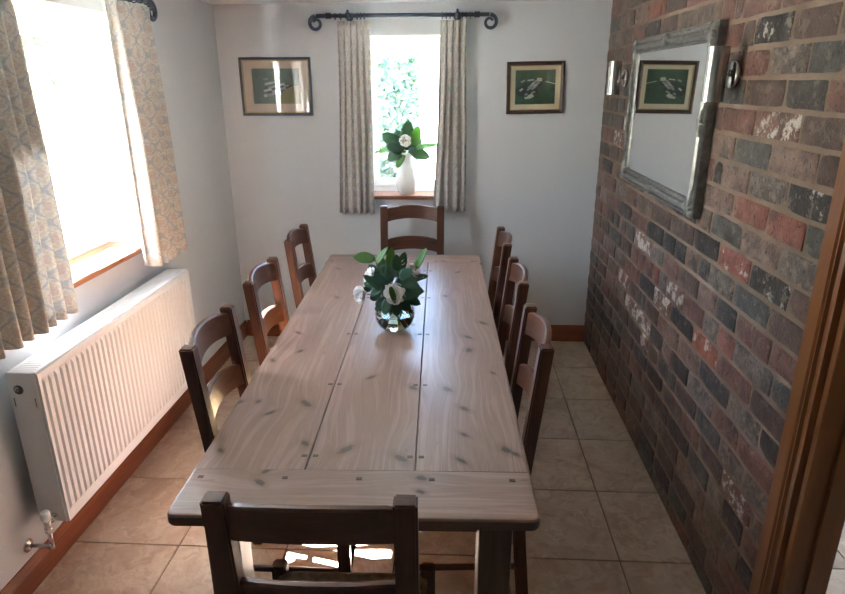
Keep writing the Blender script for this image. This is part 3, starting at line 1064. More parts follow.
# ------------------------------------------------------------------ radiator
rad = thing('radiator', 'white double panel radiator with vertical ribs under the left window', 'radiator', (XL, 1.868, 0.25))
RL, RH = 1.275, 0.61
XF, XK = 0.146, 0.036              # front face and back face from the wall
def ribbed_panel(xface, sgn, name):
    ribs = 36
    marg = 0.022
    pitch = (RL - 2 * marg) / ribs
    ys = [0.0]
    hs = [0]
    prof = [(0.0, 0), (0.10, 0), (0.22, 1), (0.60, 1), (0.72, 0)]
    for i in range(ribs):
        for f, h in prof:
            ys.append(marg + (i + f) * pitch)
            hs.append(h)
    ys.append(RL)
    hs.append(0)
    zs = [(0.0, 0), (0.034, 0), (0.042, 0.55), (0.050, 1), (RH - 0.046, 1), (RH - 0.038, 0.6), (RH - 0.030, 0), (RH, 0)]
    bm = NB()
    gv = [[bm.verts.new((xface + sgn * (-0.0085 * (1 - h * k) if 0.03 < z < RH - 0.026 and 0.01 < y < RL - 0.01 else -0.0), y, z)) for z, k in zs] for y, h in zip(ys, hs)]
    for a, b in zip(gv, gv[1:]):
        for i in range(len(zs) - 1):
            bm.faces.new((a[i], b[i], b[i + 1], a[i + 1]))
    # sheet thickness: back sheet and rim
    bk = xface - sgn * 0.018
    c = [bm.verts.new((bk, y, z)) for y, z in ((0, 0), (RL, 0), (RL, RH), (0, RH))]
    bm.faces.new(c)
    def strip(edge, p, q):
        bm.faces.new(edge + [q, p])
    strip([gv[0][i] for i in range(len(zs))], c[0], c[3])
    strip([gv[-1][i] for i in range(len(zs))], c[1], c[2])
    strip([g[0] for g in gv], c[0], c[1])
    strip([g[-1] for g in gv], c[3], c[2])
    return obj(name, bm, M['rad'], rad)
ribbed_panel(XF, 1, 'front_panel')
ribbed_panel(XK, -1, 'back_panel')
bm = NB()
for i in range(20):                                    # folded convector fins between the panels
    y = 0.05 + i * (RL - 0.10) / 19
    box(bm, XK + 0.02, XF - 0.02, y - 0.001, y + 0.001, 0.04, RH - 0.03)
obj('convector_fins', bm, M['rad'], rad)
bm = NB()
box(bm, XK - 0.002, XK + 0.010, 0.0, RL, RH - 0.001, RH + 0.007, 0.001, 1)
box(bm, XF - 0.022, XF - 0.006, 0.0, RL, RH - 0.001, RH + 0.007, 0.001, 1)
for i in range(86):
    y = 0.008 + i * (RL - 0.016) / 85
    box(bm, XK + 0.009, XF - 0.021, y - 0.0064, y + 0.0064, RH + 0.002, RH + 0.0055)
obj('top_grille', bm, M['rad'], rad)
for y0, y1 in ((-0.004, 0.0), (RL, RL + 0.004)):
    s = obj('side_panel', box(NB(), XK - 0.004, XF - 0.010, y0, y1, 0.0, RH + 0.006, 0.002), M['rad'], rad)
    if y0 < 0:
        for x in (XK + 0.010, XF - 0.024):
            obj('slot', box(NB(), x - 0.0022, x + 0.0022, -0.0048, -0.002, RH - 0.125, RH - 0.090, 0.001, 1), M['rad_dark'], s)
        bm = NB()
        R90 = Matrix.Rotation(math.pi / 2, 4, 'X')
        lathe(bm, [(0.0, 0.0), (0.0175, 0.0), (0.0175, 0.002), (0.014, 0.0025), (0.0, 0.0025)], 20, Matrix.Translation((XK + 0.034, -0.0042, RH - 0.058)) @ R90)
        obj('bleed_hole', bm, M['rad_dark'], s)
        bm = NB()
        lathe(bm, [(0.0, 0.0), (0.011, 0.0), (0.011, 0.006), (0.006, 0.007), (0.006, 0.013), (0.0, 0.013)], 6, Matrix.Translation((XK + 0.031, -0.0044, RH - 0.054)) @ R90)
        obj('bleed_valve', bm, M['chrome'], s)
for y in (0.25, RL - 0.25):
    obj('mounting_bracket', box(NB(), 0.0010, XK + 0.002, y - 0.02, y + 0.02, 0.08, RH - 0.08, 0.002), M['rad'], rad)
# lockshield valve at the near lower corner
val = bpy.data.objects.new('valve', None)
COL.objects.link(val)
val.parent = rad
vx, vy, vz = 0.096, -0.052, 0.028
bm = NB()
tube(bm, [(vx, -0.004, vz), (vx, vy, vz)], 0.0085, 10)
for y in (-0.012, -0.028):
    tube(bm, [(vx, y + 0.005, vz), (vx, y - 0.005, vz)], 0.0135, 6)
tube(bm, [(vx, vy, vz + 0.018), (vx, vy, vz - 0.030)], 0.012, 12)
tube(bm, [(vx, vy, vz - 0.020), (vx, vy, vz - 0.036)], 0.0145, 6)
obj('valve_body', bm, M['chrome'], rad)
bm = NB()
lathe(bm, [(0.0, 0), (0.015, 0), (0.0165, 0.004), (0.0165, 0.030), (0.013, 0.036), (0.0, 0.036)], 16, Matrix.Translation((vx, vy, vz + 0.016)))
obj('valve_cap', bm, M['upvc'], rad)
bpy.data.objects.remove(val)
bm = NB()
pz = -0.075
arc = [(vx, vy, vz - 0.03), (vx, vy, pz + 0.02)] + [(vx - 0.02 + 0.02 * math.cos(a), vy, pz + 0.02 - 0.02 * math.sin(a)) for a in (0.4, 0.8, 1.2, 1.57)] + [(0.0015, vy, pz)]
tube(bm, arc, 0.0078, 12)
tube(bm, [(vx - 0.004, vy, pz + 0.016), (vx - 0.004, vy, pz - 0.011)], 0.0105, 12)
obj('feed_pipe', bm, M['chrome'], rad)
bm = NB()
lathe(bm, [(0.0085, 0.012), (0.011, 0.012), (0.024, 0.004), (0.026, 0.0), (0.0085, 0.0)], 24, Matrix.Translation((0.0012, vy, pz)) @ Matrix.Rotation(math.pi / 2, 4, 'Y'), cap=False)
obj('pipe_collar', bm, M['chrome'], rad)

# ------------------------------------------------------------------ curtains, poles
def curtain_material():
    N = Nodes('printed_curtain_cotton')
    tc = N.n('TexCoord')
    sp = N.n('SeparateXYZ')
    N.set(sp.inputs[0], tc.outputs['UV'])
    u, v = sp.outputs[0], sp.outputs[1]                 # metres across the cloth and down it
    pi2 = 2 * math.pi
    P, Q = 0.085, 0.120
    cu = N.math('COSINE', N.math('MULTIPLY', u, pi2 / P))
    cv = N.math('COSINE', N.math('MULTIPLY', v, pi2 / Q))
    cb = N.n('CombineXYZ')
    N.set(cb.inputs[0], u)
    N.set(cb.inputs[1], v)
    nz = N.noise(cb.outputs[0], 55.0, 3, color=False)
    og = N.math('ADD', N.math('ADD', cu, cv), N.math('MULTIPLY', N.math('SUBTRACT', nz, 0.5), 0.9))   # ogee medallions
    line = N.math('SUBTRACT', 1.0, N.smooth(N.math('ABSOLUTE', og), 0.10, 0.34))
    ring = N.math('SUBTRACT', 1.0, N.smooth(N.math('ABSOLUTE', N.math('SUBTRACT', N.math('ABSOLUTE', og), 1.05)), 0.08, 0.22))
    heart = N.smooth(N.math('ABSOLUTE', og), 1.45, 1.7)
    scroll = N.voronoi(cb.outputs[0], 95.0, 'DISTANCE_TO_EDGE', 1.0)
    sc = N.math('SUBTRACT', 1.0, N.smooth(scroll, 0.06, 0.16))
    base = N.mix(N.noise(cb.outputs[0], 9.0, 3), (0.47, 0.465, 0.455), (0.54, 0.53, 0.51))
    c = N.mix(N.math('MULTIPLY', sc, 0.6), base, (0.70, 0.67, 0.61))
    c = N.mix(N.math('MULTIPLY', line, 0.55), c, (0.30, 0.35, 0.41))
    c = N.mix(N.math('MULTIPLY', ring, 0.65), c, (0.54, 0.48, 0.37))
    c = N.mix(N.math('MULTIPLY', heart, 0.5), c, (0.48, 0.38, 0.36))
    weave = N.noise(cb.outputs[0], 900.0, 2)
    p = N.n('BsdfDiffuse')
    N.set(p.inputs['Color'], c)
    N.set(p.inputs['Normal'], N.bump(weave, 0.2, 0.001))
    t = N.n('BsdfTranslucent')
    N.set(t.inputs['Color'], c)
    mx = N.n('MixShader')
    mx.inputs[0].default_value = 0.10
    N.set(mx.inputs[1], p.outputs[0])
    N.set(mx.inputs[2], t.outputs[0])
    N.t.links.new(mx.outputs[0], N.out.inputs['Surface'])
    return N.m
M['curtain'] = curtain_material()

def curtain(name, label, width, height, folds, depth, loc, rotz, seed, wide_bottom=1.0, shift=0.0, group=None):
    """pencil-pleat curtain hanging from z=0 down; local X across, front towards -Y"""
    root = thing(name, label, 'curtain', loc, rotz, group)
    rc = random.Random(seed)
    n = folds * 12
    rows = 26
    ph = [rc.uniform(-0.5, 0.5) for _ in range(folds + 2)]
    am = [rc.uniform(0.6, 1.25) for _ in range(folds + 2)]
    bm = NB()
    uvl = bm.loops.layers.uv.new('UVMap')
    g = []
    for r in range(rows + 1):
        t = r / rows
        z = -height * t
        row = []
        for i in range(n + 1):
            s = i / n
            fidx = s * folds
            k = int(min(folds - 1, fidx))
            fr = fidx - k
            a = am[k] * (1 - fr) + am[k + 1] * fr
            p = ph[k] * (1 - fr) + ph[k + 1] * fr
            head = math.exp(-((t - 0.0) / 0.045) ** 2)
            amp = depth * a * (0.42 + 0.58 * min(1, t / 0.5))
            y = amp * math.sin(2 * math.pi * fidx + p * (0.4 + t)) * (1 - 0.55 * math.exp(-((t - 0.055) / 0.03) ** 2))
            y += depth * 0.22 * math.sin(2 * math.pi * fidx * 2.03 + p * 3 + 1.5 * t)
            y += head * 0.003 * math.sin(2 * math.pi * fidx * 3)
            w = width * (1 + (wide_bottom - 1) * t ** 1.3)
            x = (s - 0.5) * w + shift * t + 0.006 * math.sin(5 * t + k * 1.7) * t + 0.25 * amp * math.cos(2 * math.pi * fidx + p) * 0.5
            zz = z + (0.006 * math.sin(2 * math.pi * fidx + p + 0.6) if r == rows else 0.0)
            row.append(bm.verts.new((x, y, zz)))
        g.append(row)
    cloth = width * 1.9
    for r in range(rows):
        for i in range(n):
            f = bm.faces.new((g[r][i], g[r][i + 1], g[r + 1][i + 1], g[r + 1][i]))
            f.smooth = True
            for lp, (rr, ii) in zip(f.loops, ((r, i), (r, i + 1), (r + 1, i + 1), (r + 1, i))):
                lp[uvl].uv = (ii / n * cloth + seed * 0.031, rr / rows * height + seed * 0.017)
    o = obj('drape', bm, M['curtain'], root)
    md = o.modifiers.new('thickness', 'SOLIDIFY')
    md.thickness = 0.004
    md.offset = 0
    # heading tape hooks
    bm = NB()
    for k in range(folds):
        x = (k + 0.5) / folds * width - width / 2
        tube(bm, [(x, 0.004, -0.014), (x, 0.004, -0.004), (x, 0.001, 0.002)], 0.0018, 5)
    obj('curtain_hooks', bm, M['iron'], root)
    return root

def pole(name, label, length, loc, rotz, brackets, collars, wd):
    """iron pole along local X, wall towards +Y, shepherd's crook ends"""
    root = thing(name, label, 'curtain pole', loc, rotz)
    r = 0.0125
    bm = NB()
    tube(bm, [(-length / 2, 0, 0), (length / 2, 0, 0)], r, 12)
    obj('rod', bm, M['iron'], root)
    for s in (-1, 1):
        pts, rad_ = [], []
        x0 = s * length / 2
        N_ = 30
        for i in range(N_ + 1):
            a = i / N_ * 2 * math.pi * 1.18
            rr = 0.044 * (1 - 0.60 * (i / N_) ** 1.1)
            cx, cz = x0 + s * 0.004, -0.044
            pts.append((cx + s * rr * math.sin(a), 0, cz + rr * math.cos(a) + (0.044 - 0.044) ))
            rad_.append(r * (1 - 0.35 * i / N_))
        bm = NB()
        tube(bm, pts, rad_, 10)
        obj('scroll_finial', bm, M['iron'], root)
    for x in brackets:
        bm = NB()
        tube(bm, [(x, 0, -0.002), (x, wd - 0.004, -0.002)], 0.007, 8)
        lathe(bm, [(0.0, 0.0), (0.026, 0.0), (0.024, 0.006), (0.0, 0.006)], 16, Matrix.Translation((x, wd - 0.0005, -0.002)) @ Matrix.Rotation(math.pi / 2, 4, 'X'))
        tube(bm, [(x - 0.013, 0, 0), (x + 0.013, 0, 0)], 0.020, 12)
        lathe(bm, [(0.0, 0.020), (0.006, 0.022), (0.009, 0.028), (0.006, 0.035), (0.0, 0.037)], 10, Matrix.Translation((x, 0, -0.002)))
        obj('bracket', bm, M['iron'], root)
    for x in collars:
        bm = NB()
        lathe(bm, [(r - 0.002, -0.016), (r + 0.004, -0.016), (r + 0.008, -0.010), (r + 0.004, -0.004), (r + 0.004, 0.004), (r + 0.008, 0.010), (r + 0.004, 0.016), (r - 0.002, 0.016)], 14, Matrix.Translation((x, 0, 0)) @ Matrix.Rotation(math.pi / 2, 4, 'Y'), cap=False)
        obj('collar', bm, M['iron'], root)
    return root

def rings(root, xs):
    bm = NB()
    n = 18
    tube(bm, [(0, 0.0185 * math.cos(2 * math.pi * i / n), 0.0185 * math.sin(2 * math.pi * i / n) - 0.004) for i in range(n + 1)], 0.0032, 6, cap=False)
    o = obj('ring', bm, M['iron'], root, loc=(xs[0], 0, 0))
    for x in xs[1:]:
        c = o.copy()
        COL.objects.link(c)
        c.location = (x, 0, 0)

PZB = 2.213
pb = pole('curtain_pole', 'dark iron curtain pole with scroll ends over the small far window', 1.09, (-0.355, YB - 0.076, PZB), 0.0, (-0.345, 0.345), (-0.468, 0.468), 0.076)
rings(pb, [-0.425, -0.39, -0.315, -0.285, -0.262, -0.24, 0.25, 0.275, 0.30, 0.375, 0.40, 0.425])
curtain('curtain', 'patterned curtain left of the small far window', 0.205, 1.225, 5, 0.020, (-0.665, YB - 0.076, PZB - 0.031), 0.0, 3, 1.18, -0.018, 'printed cotton curtains')
curtain('curtain', 'patterned curtain right of the small far window', 0.160, 1.205, 4, 0.022, (-0.034, YB - 0.076, PZB - 0.031), 0.0, 11, 1.36, -0.012, 'printed cotton curtains')
PZL = 2.185
pl = pole('curtain_pole', 'dark iron curtain pole over the left window, its scroll end by the grey wall', 1.64, (XL + 0.096, 2.395, PZL), math.pi / 2, (-0.74, 0.72), (-0.795, 0.795), 0.096)
rings(pl, [0.46, 0.50, 0.54, 0.58, 0.62, 0.66, -0.24, -0.30, -0.36, -0.42, -0.48, -0.54])
curtain('curtain', 'sunlit patterned curtain hanging above the far end of the radiator', 0.36, 1.19, 6, 0.034, (XL + 0.096, 2.985, PZL - 0.031), math.pi / 2, 5, 0.98, 0.040, 'printed cotton curtains')
curtain('curtain', 'patterned curtain hanging nearest the camera above the near end of the radiator', 0.46, 1.175, 7, 0.040, (XL + 0.096, 1.955, PZL - 0.031), math.pi / 2, 8, 1.05, 0.0, 'printed cotton curtains')

# ------------------------------------------------------------------ framed aerial photographs
M['frame_blue'] = plain('dark_blue_frame_lacquer', (0.018, 0.034, 0.062), 0.35, var=0.2)
M['frame_brown'] = wood('dark_brown_frame', (0.022, 0.010, 0.008), (0.045, 0.020, 0.014), (0.07, 0.033, 0.022), 'x', 0.35)
M['gilt'] = plain('gilt_slip', (0.42, 0.33, 0.20), 0.4, metal=0.35, var=0.15)
M['mount_pink'] = plain('beige_mount_card', (0.55, 0.47, 0.39), 0.8, var=0.03)
M['mount_cream'] = plain('cream_mount_card', (0.56, 0.50, 0.36), 0.8, var=0.03)

def field_material(name, a, b, c):
    N = Nodes(name)
    v = N.coord('Object')
    n1 = N.noise(v, 9.0, 4)
    n2 = N.noise(v, 70.0, 3)
    col = N.ramp(N.math('ADD', N.math('MULTIPLY', n1, 0.75), N.math('MULTIPLY', n2, 0.25)), [(0.33, a), (0.5, b), (0.68, c)])
    return N.principled(col, 0.45)
M['field_left'] = field_material('print_fields_bluegreen', (0.040, 0.085, 0.075), (0.075, 0.125, 0.10), (0.12, 0.17, 0.12))
M['field_right'] = field_material('print_fields_green', (0.016, 0.048, 0.034), (0.025, 0.075, 0.042), (0.040, 0.100, 0.050))
M['ink_light'] = plain('print_pale_roofs', (0.52, 0.52, 0.48), 0.45)
M['ink_mid'] = plain('print_grey_roofs', (0.25, 0.28, 0.30), 0.45, var=0.3)
M['ink_dark'] = plain('print_dark_trees', (0.012, 0.028, 0.028), 0.45, var=0.3)
M['ink_gold'] = plain('print_stubble', (0.20, 0.21, 0.10), 0.45, var=0.2)

def picture(name, label, w, h, loc, roty, fw, prof, frame_mat, slip, mount_mat, pw, ph, field, shapes, pz=0.0):
    root = thing(name, label, 'picture', loc)
    root.rotation_euler = (0, roty, 0)
    bm = sweep_rect(NB(), w, h, prof)
    obj('frame', bm, frame_mat, root)
    bm = sweep_rect(NB(), w - 2 * fw, h - 2 * fw, [(0, 0.004), (0, 0.0125), (slip * 0.5, 0.0135), (slip, 0.010), (slip, 0.004)])
    obj('gilt_slip', bm, M['gilt'], root)
    iw, ih = w - 2 * fw - 2 * slip, h - 2 * fw - 2 * slip
    bm = sweep_rect(NB(), iw + 0.004, ih + 0.004, [(0, 0.003), (0, 0.0058), ((iw + 0.004 - pw) / 2 - 0.001, 0.0058), ((iw + 0.004 - pw) / 2, 0.0045), ((iw + 0.004 - pw) / 2, 0.003)])
    # unequal margins: stretch the opening to the print's height
    for v in bm.verts:
        inner = abs(abs(v.co.x) - pw / 2) < 0.002
        if inner:
            v.co.z = math.copysign(ph / 2, v.co.z) + pz
    obj('mount', bm, mount_mat, root)
    bm = NB()
    box(bm, -pw / 2 - 0.003, pw / 2 + 0.003, -0.0045, -0.003, pz - ph / 2 - 0.003, pz + ph / 2 + 0.003)
    for k, (mi, pts) in enumerate(shapes):
        y = -0.0046 - 0.00007 * (k + 1)
        vs = [bm.verts.new((x * pw / 2, y, pz + z * ph / 2)) for x, z in pts]
        f = bm.faces.new(vs)
        f.material_index = mi
        f.normal_update()
        if f.normal.y > 0:
            f.normal_flip()
    me_mats = [field, M['ink_light'], M['ink_mid'], M['ink_dark'], M['ink_gold']]
    o = obj('print', bm, me_mats, root)
    obj('glass', box(NB(), -iw / 2 - 0.001, iw / 2 + 0.001, -0.0088, -0.0070, -ih / 2 - 0.001, ih / 2 + 0.001), M['pic_glass'], root)
    obj('backing', box(NB(), -w / 2 + 0.004, w / 2 - 0.004, -0.003, 0.0, -h / 2 + 0.004, h / 2 - 0.004), M['peg'], root)
    return root

def quad(cx, cz, a, b, ang):
    c, s = math.cos(ang), math.sin(ang)
    return [(cx + x * c - y * s, cz + x * s + y * c) for x, y in ((-a, -b), (a, -b), (a, b), (-a, b))]

rp = random.Random(21)
def blob(cx, cz, r, sq=1.0):
    return [(cx + r * rp.uniform(0.75, 1.2) * math.cos(a * 2 * math.pi / 9), cz + sq * r * rp.uniform(0.75, 1.2) * math.sin(a * 2 * math.pi / 9)) for a in range(9)]

left_shapes = [(4, [(0.05, -1), (1, -1), (1, 0.05), (0.5, -0.02), (0.15, -0.5)]), (3, blob(-0.15, -0.2, 0.42, 0.7)), (3, blob(0.2, 0.0, 0.40, 0.55))]
for cx, cz, a, b, an, mi in ((-0.20, 0.12, .16, .055, .30, 1), (0.05, 0.20, .15, .045, .28, 2), (-0.08, -0.02, .18, .05, .30, 2), (0.18, 0.06, .17, .05, .30, 1), (-0.26, -0.16, .15, .05, .32, 1), (0.02, -0.20, .16, .055, .30, 2), (0.25, -0.10, .13, .05, .30, 2), (-0.12, -0.34, .14, .05, .32, 2), (0.12, -0.30, .08, .07, .3, 1), (0.38, 0.02, .10, .04, .25, 2), (-0.34, -0.40, .07, .06, .3, 1), (-0.30, 0.30, .09, .04, .2, 2)):
    left_shapes.append((mi, quad(cx * 1.25 - 0.05, cz * 1.35, a * 1.15, b * 1.3, an)))
right_shapes = [(3, blob(-0.25, -0.1, 0.45, 0.8)), (3, blob(-0.7, -0.2, 0.3, 1.1)), (3, blob(0.05, 0.25, 0.36, 0.6)), (1, [(0.5, 0.30), (1, 0.16), (1, 0.20), (0.5, 0.345)])]
for cx, cz, a, b, an, mi in ((0.20, 0.44, .13, .10, -.1, 1), (-0.05, 0.28, .16, .07, .75, 2), (0.10, 0.20, .14, .06, .75, 2), (-0.20, 0.08, .20, .07, .75, 2), (-0.05, 0.0, .19, .06, .75, 2), (-0.30, -0.08, .15, .06, .72, 2), (-0.16, 0.16, .13, .025, .75, 1), (-0.02, 0.10, .10, .022, .75, 1), (-0.62, 0.36, .12, .05, .5, 2), (-0.70, -0.14, .10, .05, .7, 1), (-0.22, -0.52, .14, .11, .6, 1), (-0.42, -0.62, .10, .06, .1, 1), (-0.10, -0.30, .11, .05, .4, 2), (-0.24, 0.42, .16, .035, .1, 1), (-0.45, -0.40, .08, .05, .6, 2)):
    right_shapes.append((mi, quad(cx, cz, a, b, an)))
fp_l = [(0, 0), (0, 0.014), (0.004, 0.017), (0.011, 0.017), (0.015, 0.013), (0.017, 0.009), (0.017, 0.0)]
picture('framed_picture', 'aerial farm photograph in a dark blue frame, left of the small window', 0.478, 0.368, (-1.209, YB - 0.001, 1.790), 0.0, 0.016, fp_l, M['frame_blue'], 0.009, M['mount_pink'], 0.318, 0.222, M['field_left'], left_shapes, 0.004)
fp_r = [(0, 0), (0, 0.012), (0.003, 0.018), (0.012, 0.020), (0.022, 0.015), (0.026, 0.010), (0.026, 0.0)]
picture('framed_picture', 'aerial farm photograph in a brown frame, between small window and brick wall', 0.372, 0.325, (0.503, YB - 0.001, 1.778), -0.016, 0.025, fp_r, M['frame_brown'], 0.006, M['mount_cream'], 0.258, 0.212, M['field_right'], right_shapes, 0.004)

# ------------------------------------------------------------------ mirror
def pewter_material():
    N = Nodes('silvered_frame')
    v = N.coord('Object')
    a = N.noise(v, 28.0, 4)
    b = N.noise(v, 200.0, 3)
    c = N.ramp(a, [(0.3, (0.11, 0.11, 0.10)), (0.55, (0.18, 0.18, 0.172)), (0.75, (0.26, 0.26, 0.25))])
    return N.principled(c, N.math('ADD', N.math('MULTIPLY', b, 0.25), 0.26), N.bump(b, 0.03, 0.0005), metal=0.6)
M['pewter'] = pewter_material()
MW, MH = 1.105, 0.712
mir = thing('wall_mirror', 'large silver framed mirror hung on the brick wall between steel lights', 'mirror', (XR - 0.007, 2.990, 1.660))
mir.rotation_euler = (0, 0, -math.pi / 2)            # local -Y faces into the room (-X)
mp = [(0, 0.0), (0, 0.030), (0.004, 0.037), (0.010, 0.037), (0.013, 0.027), (0.020, 0.026), (0.024, 0.038), (0.034, 0.045), (0.043, 0.040), (0.047, 0.029), (0.055, 0.027), (0.059, 0.035), (0.065, 0.035), (0.068, 0.028), (0.072, 0.024), (0.072, 0.0)]
frm = obj('frame', sweep_rect(NB(), MW, MH, mp), M['pewter'], mir)
obj('mirror_glass', box(NB(), -MW / 2 + 0.062, MW / 2 - 0.062, -0.026, -0.020, -MH / 2 + 0.062, MH / 2 - 0.062), M['mirror'], mir)
obj('backing_board', box(NB(), -MW / 2 + 0.01, MW / 2 - 0.01, -0.019, 0.0, -MH / 2 + 0.01, MH / 2 - 0.01), M['peg'], mir)
def leaf_lump(bm, cx, cz, ang, L, W, h, y0):
    """carved acanthus lobe lying on the frame"""
    n, m = 6, 4
    c, s = math.cos(ang), math.sin(ang)
    g = []
    for i in range(n + 1):
        t = i / n
        w = W * math.sin(math.pi * min(1, t * 0.85 + 0.12)) ** 0.8
        row = []
        for j in range(-m, m + 1):
            k = j / m
            d = h * math.sin(math.pi * (0.12 + 0.8 * t)) * (1 - k * k) * (1 - 0.35 * math.exp(-(k / 0.18) ** 2))
            x, z = t * L, k * w
            row.append(bm.verts.new((cx + x * c - z * s, y0 - d, cz + x * s + z * c)))
        g.append(row)
    for a, b in zip(g, g[1:]):
        for j in range(2 * m):
            bm.faces.new((a[j], a[j + 1], b[j + 1], b[j]))
for sx in (-1, 1):
    for sz in (-1, 1):
        bm = NB()
        cx, cz = sx * (MW / 2 - 0.034), sz * (MH / 2 - 0.034)
        base = math.atan2(-sz, -sx)
        for da, L, W in ((0, .05, .016), (0.8, .085, .017), (-0.8, .085, .017), (math.pi, .045, .016), (math.pi + 1.2, .040, .013), (math.pi - 1.2, .040, .013), (2.0, .036, .012), (-2.0, .036, .012)):
            leaf_lump(bm, cx, cz, base + da, L, W, 0.015, -0.036)
        obj('corner_ornament', bm, M['pewter'], mir, smooth=True)
for cx, cz, hor in ((0, MH / 2 - 0.030, 1), (0, -MH / 2 + 0.030, 1), (MW / 2 - 0.030, 0, 0), (-MW / 2 + 0.030, 0, 0)):
    bm = NB()
    b0 = 0 if hor else math.pi / 2
    for da, L, W in ((0, .055, .014), (math.pi, .055, .014), (math.pi / 2, .026, .013), (-math.pi / 2, .026, .013), (0.6, .034, .010), (-0.6, .034, .010), (math.pi + 0.6, .034, .010), (math.pi - 0.6, .034, .010)):
        leaf_lump(bm, cx, cz, b0 + da, L, W, 0.015, -0.036)
    obj('centre_ornament', bm, M['pewter'], mir, smooth=True)

# ------------------------------------------------------------------ wall lights
M['bulb'] = plain('lamp_glass_unlit', (0.7, 0.7, 0.68), 0.3, var=0.02)
def wall_light(label, y):
    root = thing('wall_light', label, 'wall light', (XR - 0.007, y, 1.832), 0, 'steel cylinder wall lights')
    RY = Matrix.Rotation(-math.pi / 2, 4, 'Y')
    bm = NB()
    lathe(bm, [(0.0, 0.0), (0.044, 0.0), (0.046, 0.003), (0.046, 0.016), (0.042, 0.020), (0.0, 0.020)], 28, RY)
    obj('back_plate', bm, M['steel'], root)
    bm = NB()
    tube(bm, [(-0.018, 0, 0.004), (-0.040, 0, 0.004)], 0.007, 10)
    tube(bm, [(-0.022, 0, 0.004), (-0.028, 0, 0.004)], 0.012, 12)
    obj('arm', bm, M['steel'], root)
    bm = NB()
    r, h, cx = 0.036, 0.089, -0.070
    lathe(bm, [(r - 0.003, -h + 0.02), (r - 0.003, -h), (r, -h), (r, h), (r - 0.003, h), (r - 0.003, h - 0.02)], 32, Matrix.Translation((cx, 0, 0.0)), cap=True)
    obj('cylinder_shade', bm, M['steel'], root, smooth=True, sharp=40)
    for s in (-1, 1):
        bm = NB()
        lathe(bm, [(0.0, s * (h - 0.002)), (0.018, s * (h - 0.004)), (0.025, s * (h - 0.012)), (0.022, s * (h - 0.019))], 16, Matrix.Translation((cx, 0, 0)), cap=False)
        obj('lamp', bm, M['bulb'], root)
wall_light('brushed steel cylinder wall light at the near edge of the mirror', 2.305)
wall_light('brushed steel cylinder wall light between the mirror and the far corner', 3.765)

# ------------------------------------------------------------------ plants
def leaf_material(name, a, b, trans=0.25):
    N = Nodes(name)
    v = N.coord('Object', rand=9.0)
    n1 = N.noise(v, 14.0, 3)
    oi = N.n('ObjectInfo')
    f = N.math('ADD', N.math('MULTIPLY', n1, 0.5), N.math('MULTIPLY', oi.outputs['Random'], 0.5))
    c = N.ramp(f, [(0.25, a), (0.75, b)])
    p = N.n('BsdfPrincipled')
    N.set(p.inputs['Base Color'], c)
    p.inputs['Roughness'].default_value = 0.36
    t = N.n('BsdfTranslucent')
    N.set(t.inputs['Color'], N.mix(0.5, c, (0.25, 0.45, 0.06)))
    mx = N.n('MixShader')
    mx.inputs[0].default_value = trans
    N.set(mx.inputs[1], p.outputs[0])
    N.set(mx.inputs[2], t.outputs[0])
    N.t.links.new(mx.outputs[0], N.out.inputs['Surface'])
    return N.m
M['leaf_dark'] = leaf_material('dark_glossy_leaf', (0.026, 0.082, 0.048), (0.065, 0.160, 0.088), 0.18)
M['leaf_fresh'] = leaf_material('fresh_green_leaf', (0.06, 0.18, 0.035), (0.13, 0.30, 0.06), 0.35)
M['leaf_blue'] = leaf_material('bluish_leaf', (0.022, 0.085, 0.058), (0.055, 0.155, 0.10), 0.15)
M['stem'] = plain('plant_stem', (0.07, 0.085, 0.03), 0.55, var=0.3)
M['stem_brown'] = plain('woody_stem', (0.10, 0.055, 0.03), 0.6, var=0.3)
M['petal'] = plain('cream_petal', (0.88, 0.87, 0.82), 0.6, var=0.05, nscale=60)
M['petal_core'] = plain('yellow_flower_heart', (0.62, 0.44, 0.12), 0.6)

def leaf_mesh(bm, base, direction, normal, L, W, curl=0.25, fold=0.25):
    d = Vector(direction).normalized()
    nrm = Vector(normal)
    nrm = (nrm - d * nrm.dot(d)).normalized()
    side = d.cross(nrm)
    n = 8
    g = []
    for i in range(n + 1):
        t = i / n
        w = W * 1.15 * (math.sin(math.pi * min(1.0, t * 0.93 + 0.035)) ** 0.62) * (1 - 0.30 * t) * (1.0 if t < 0.999 else 0.05)
        c = Vector(base) + d * (L * t) - nrm * (curl * L * t * t)
        row = []
        for k in (-1, -0.5, 0, 0.5, 1):
            wave = 0.05 * W * math.sin(9 * t + k * 2)
            row.append(bm.verts.new(c + side * (w * k) + nrm * (fold * w * abs(k) + wave)))
        g.append(row)
    for a, b in zip(g, g[1:]):
        for j in range(4):
            f = bm.faces.new((a[j], a[j + 1], b[j + 1], b[j]))
            f.smooth = True
    return bm

def leaf(parent, base, direction, normal, L, W, mat, curl=0.25, fold=0.25):
    o = obj('leaf', leaf_mesh(NB(), base, direction, normal, L, W, curl, fold), mat, parent)
    md = o.modifiers.new('thickness', 'SOLIDIFY')
    md.thickness = 0.0012
    md.offset = 0
    return o

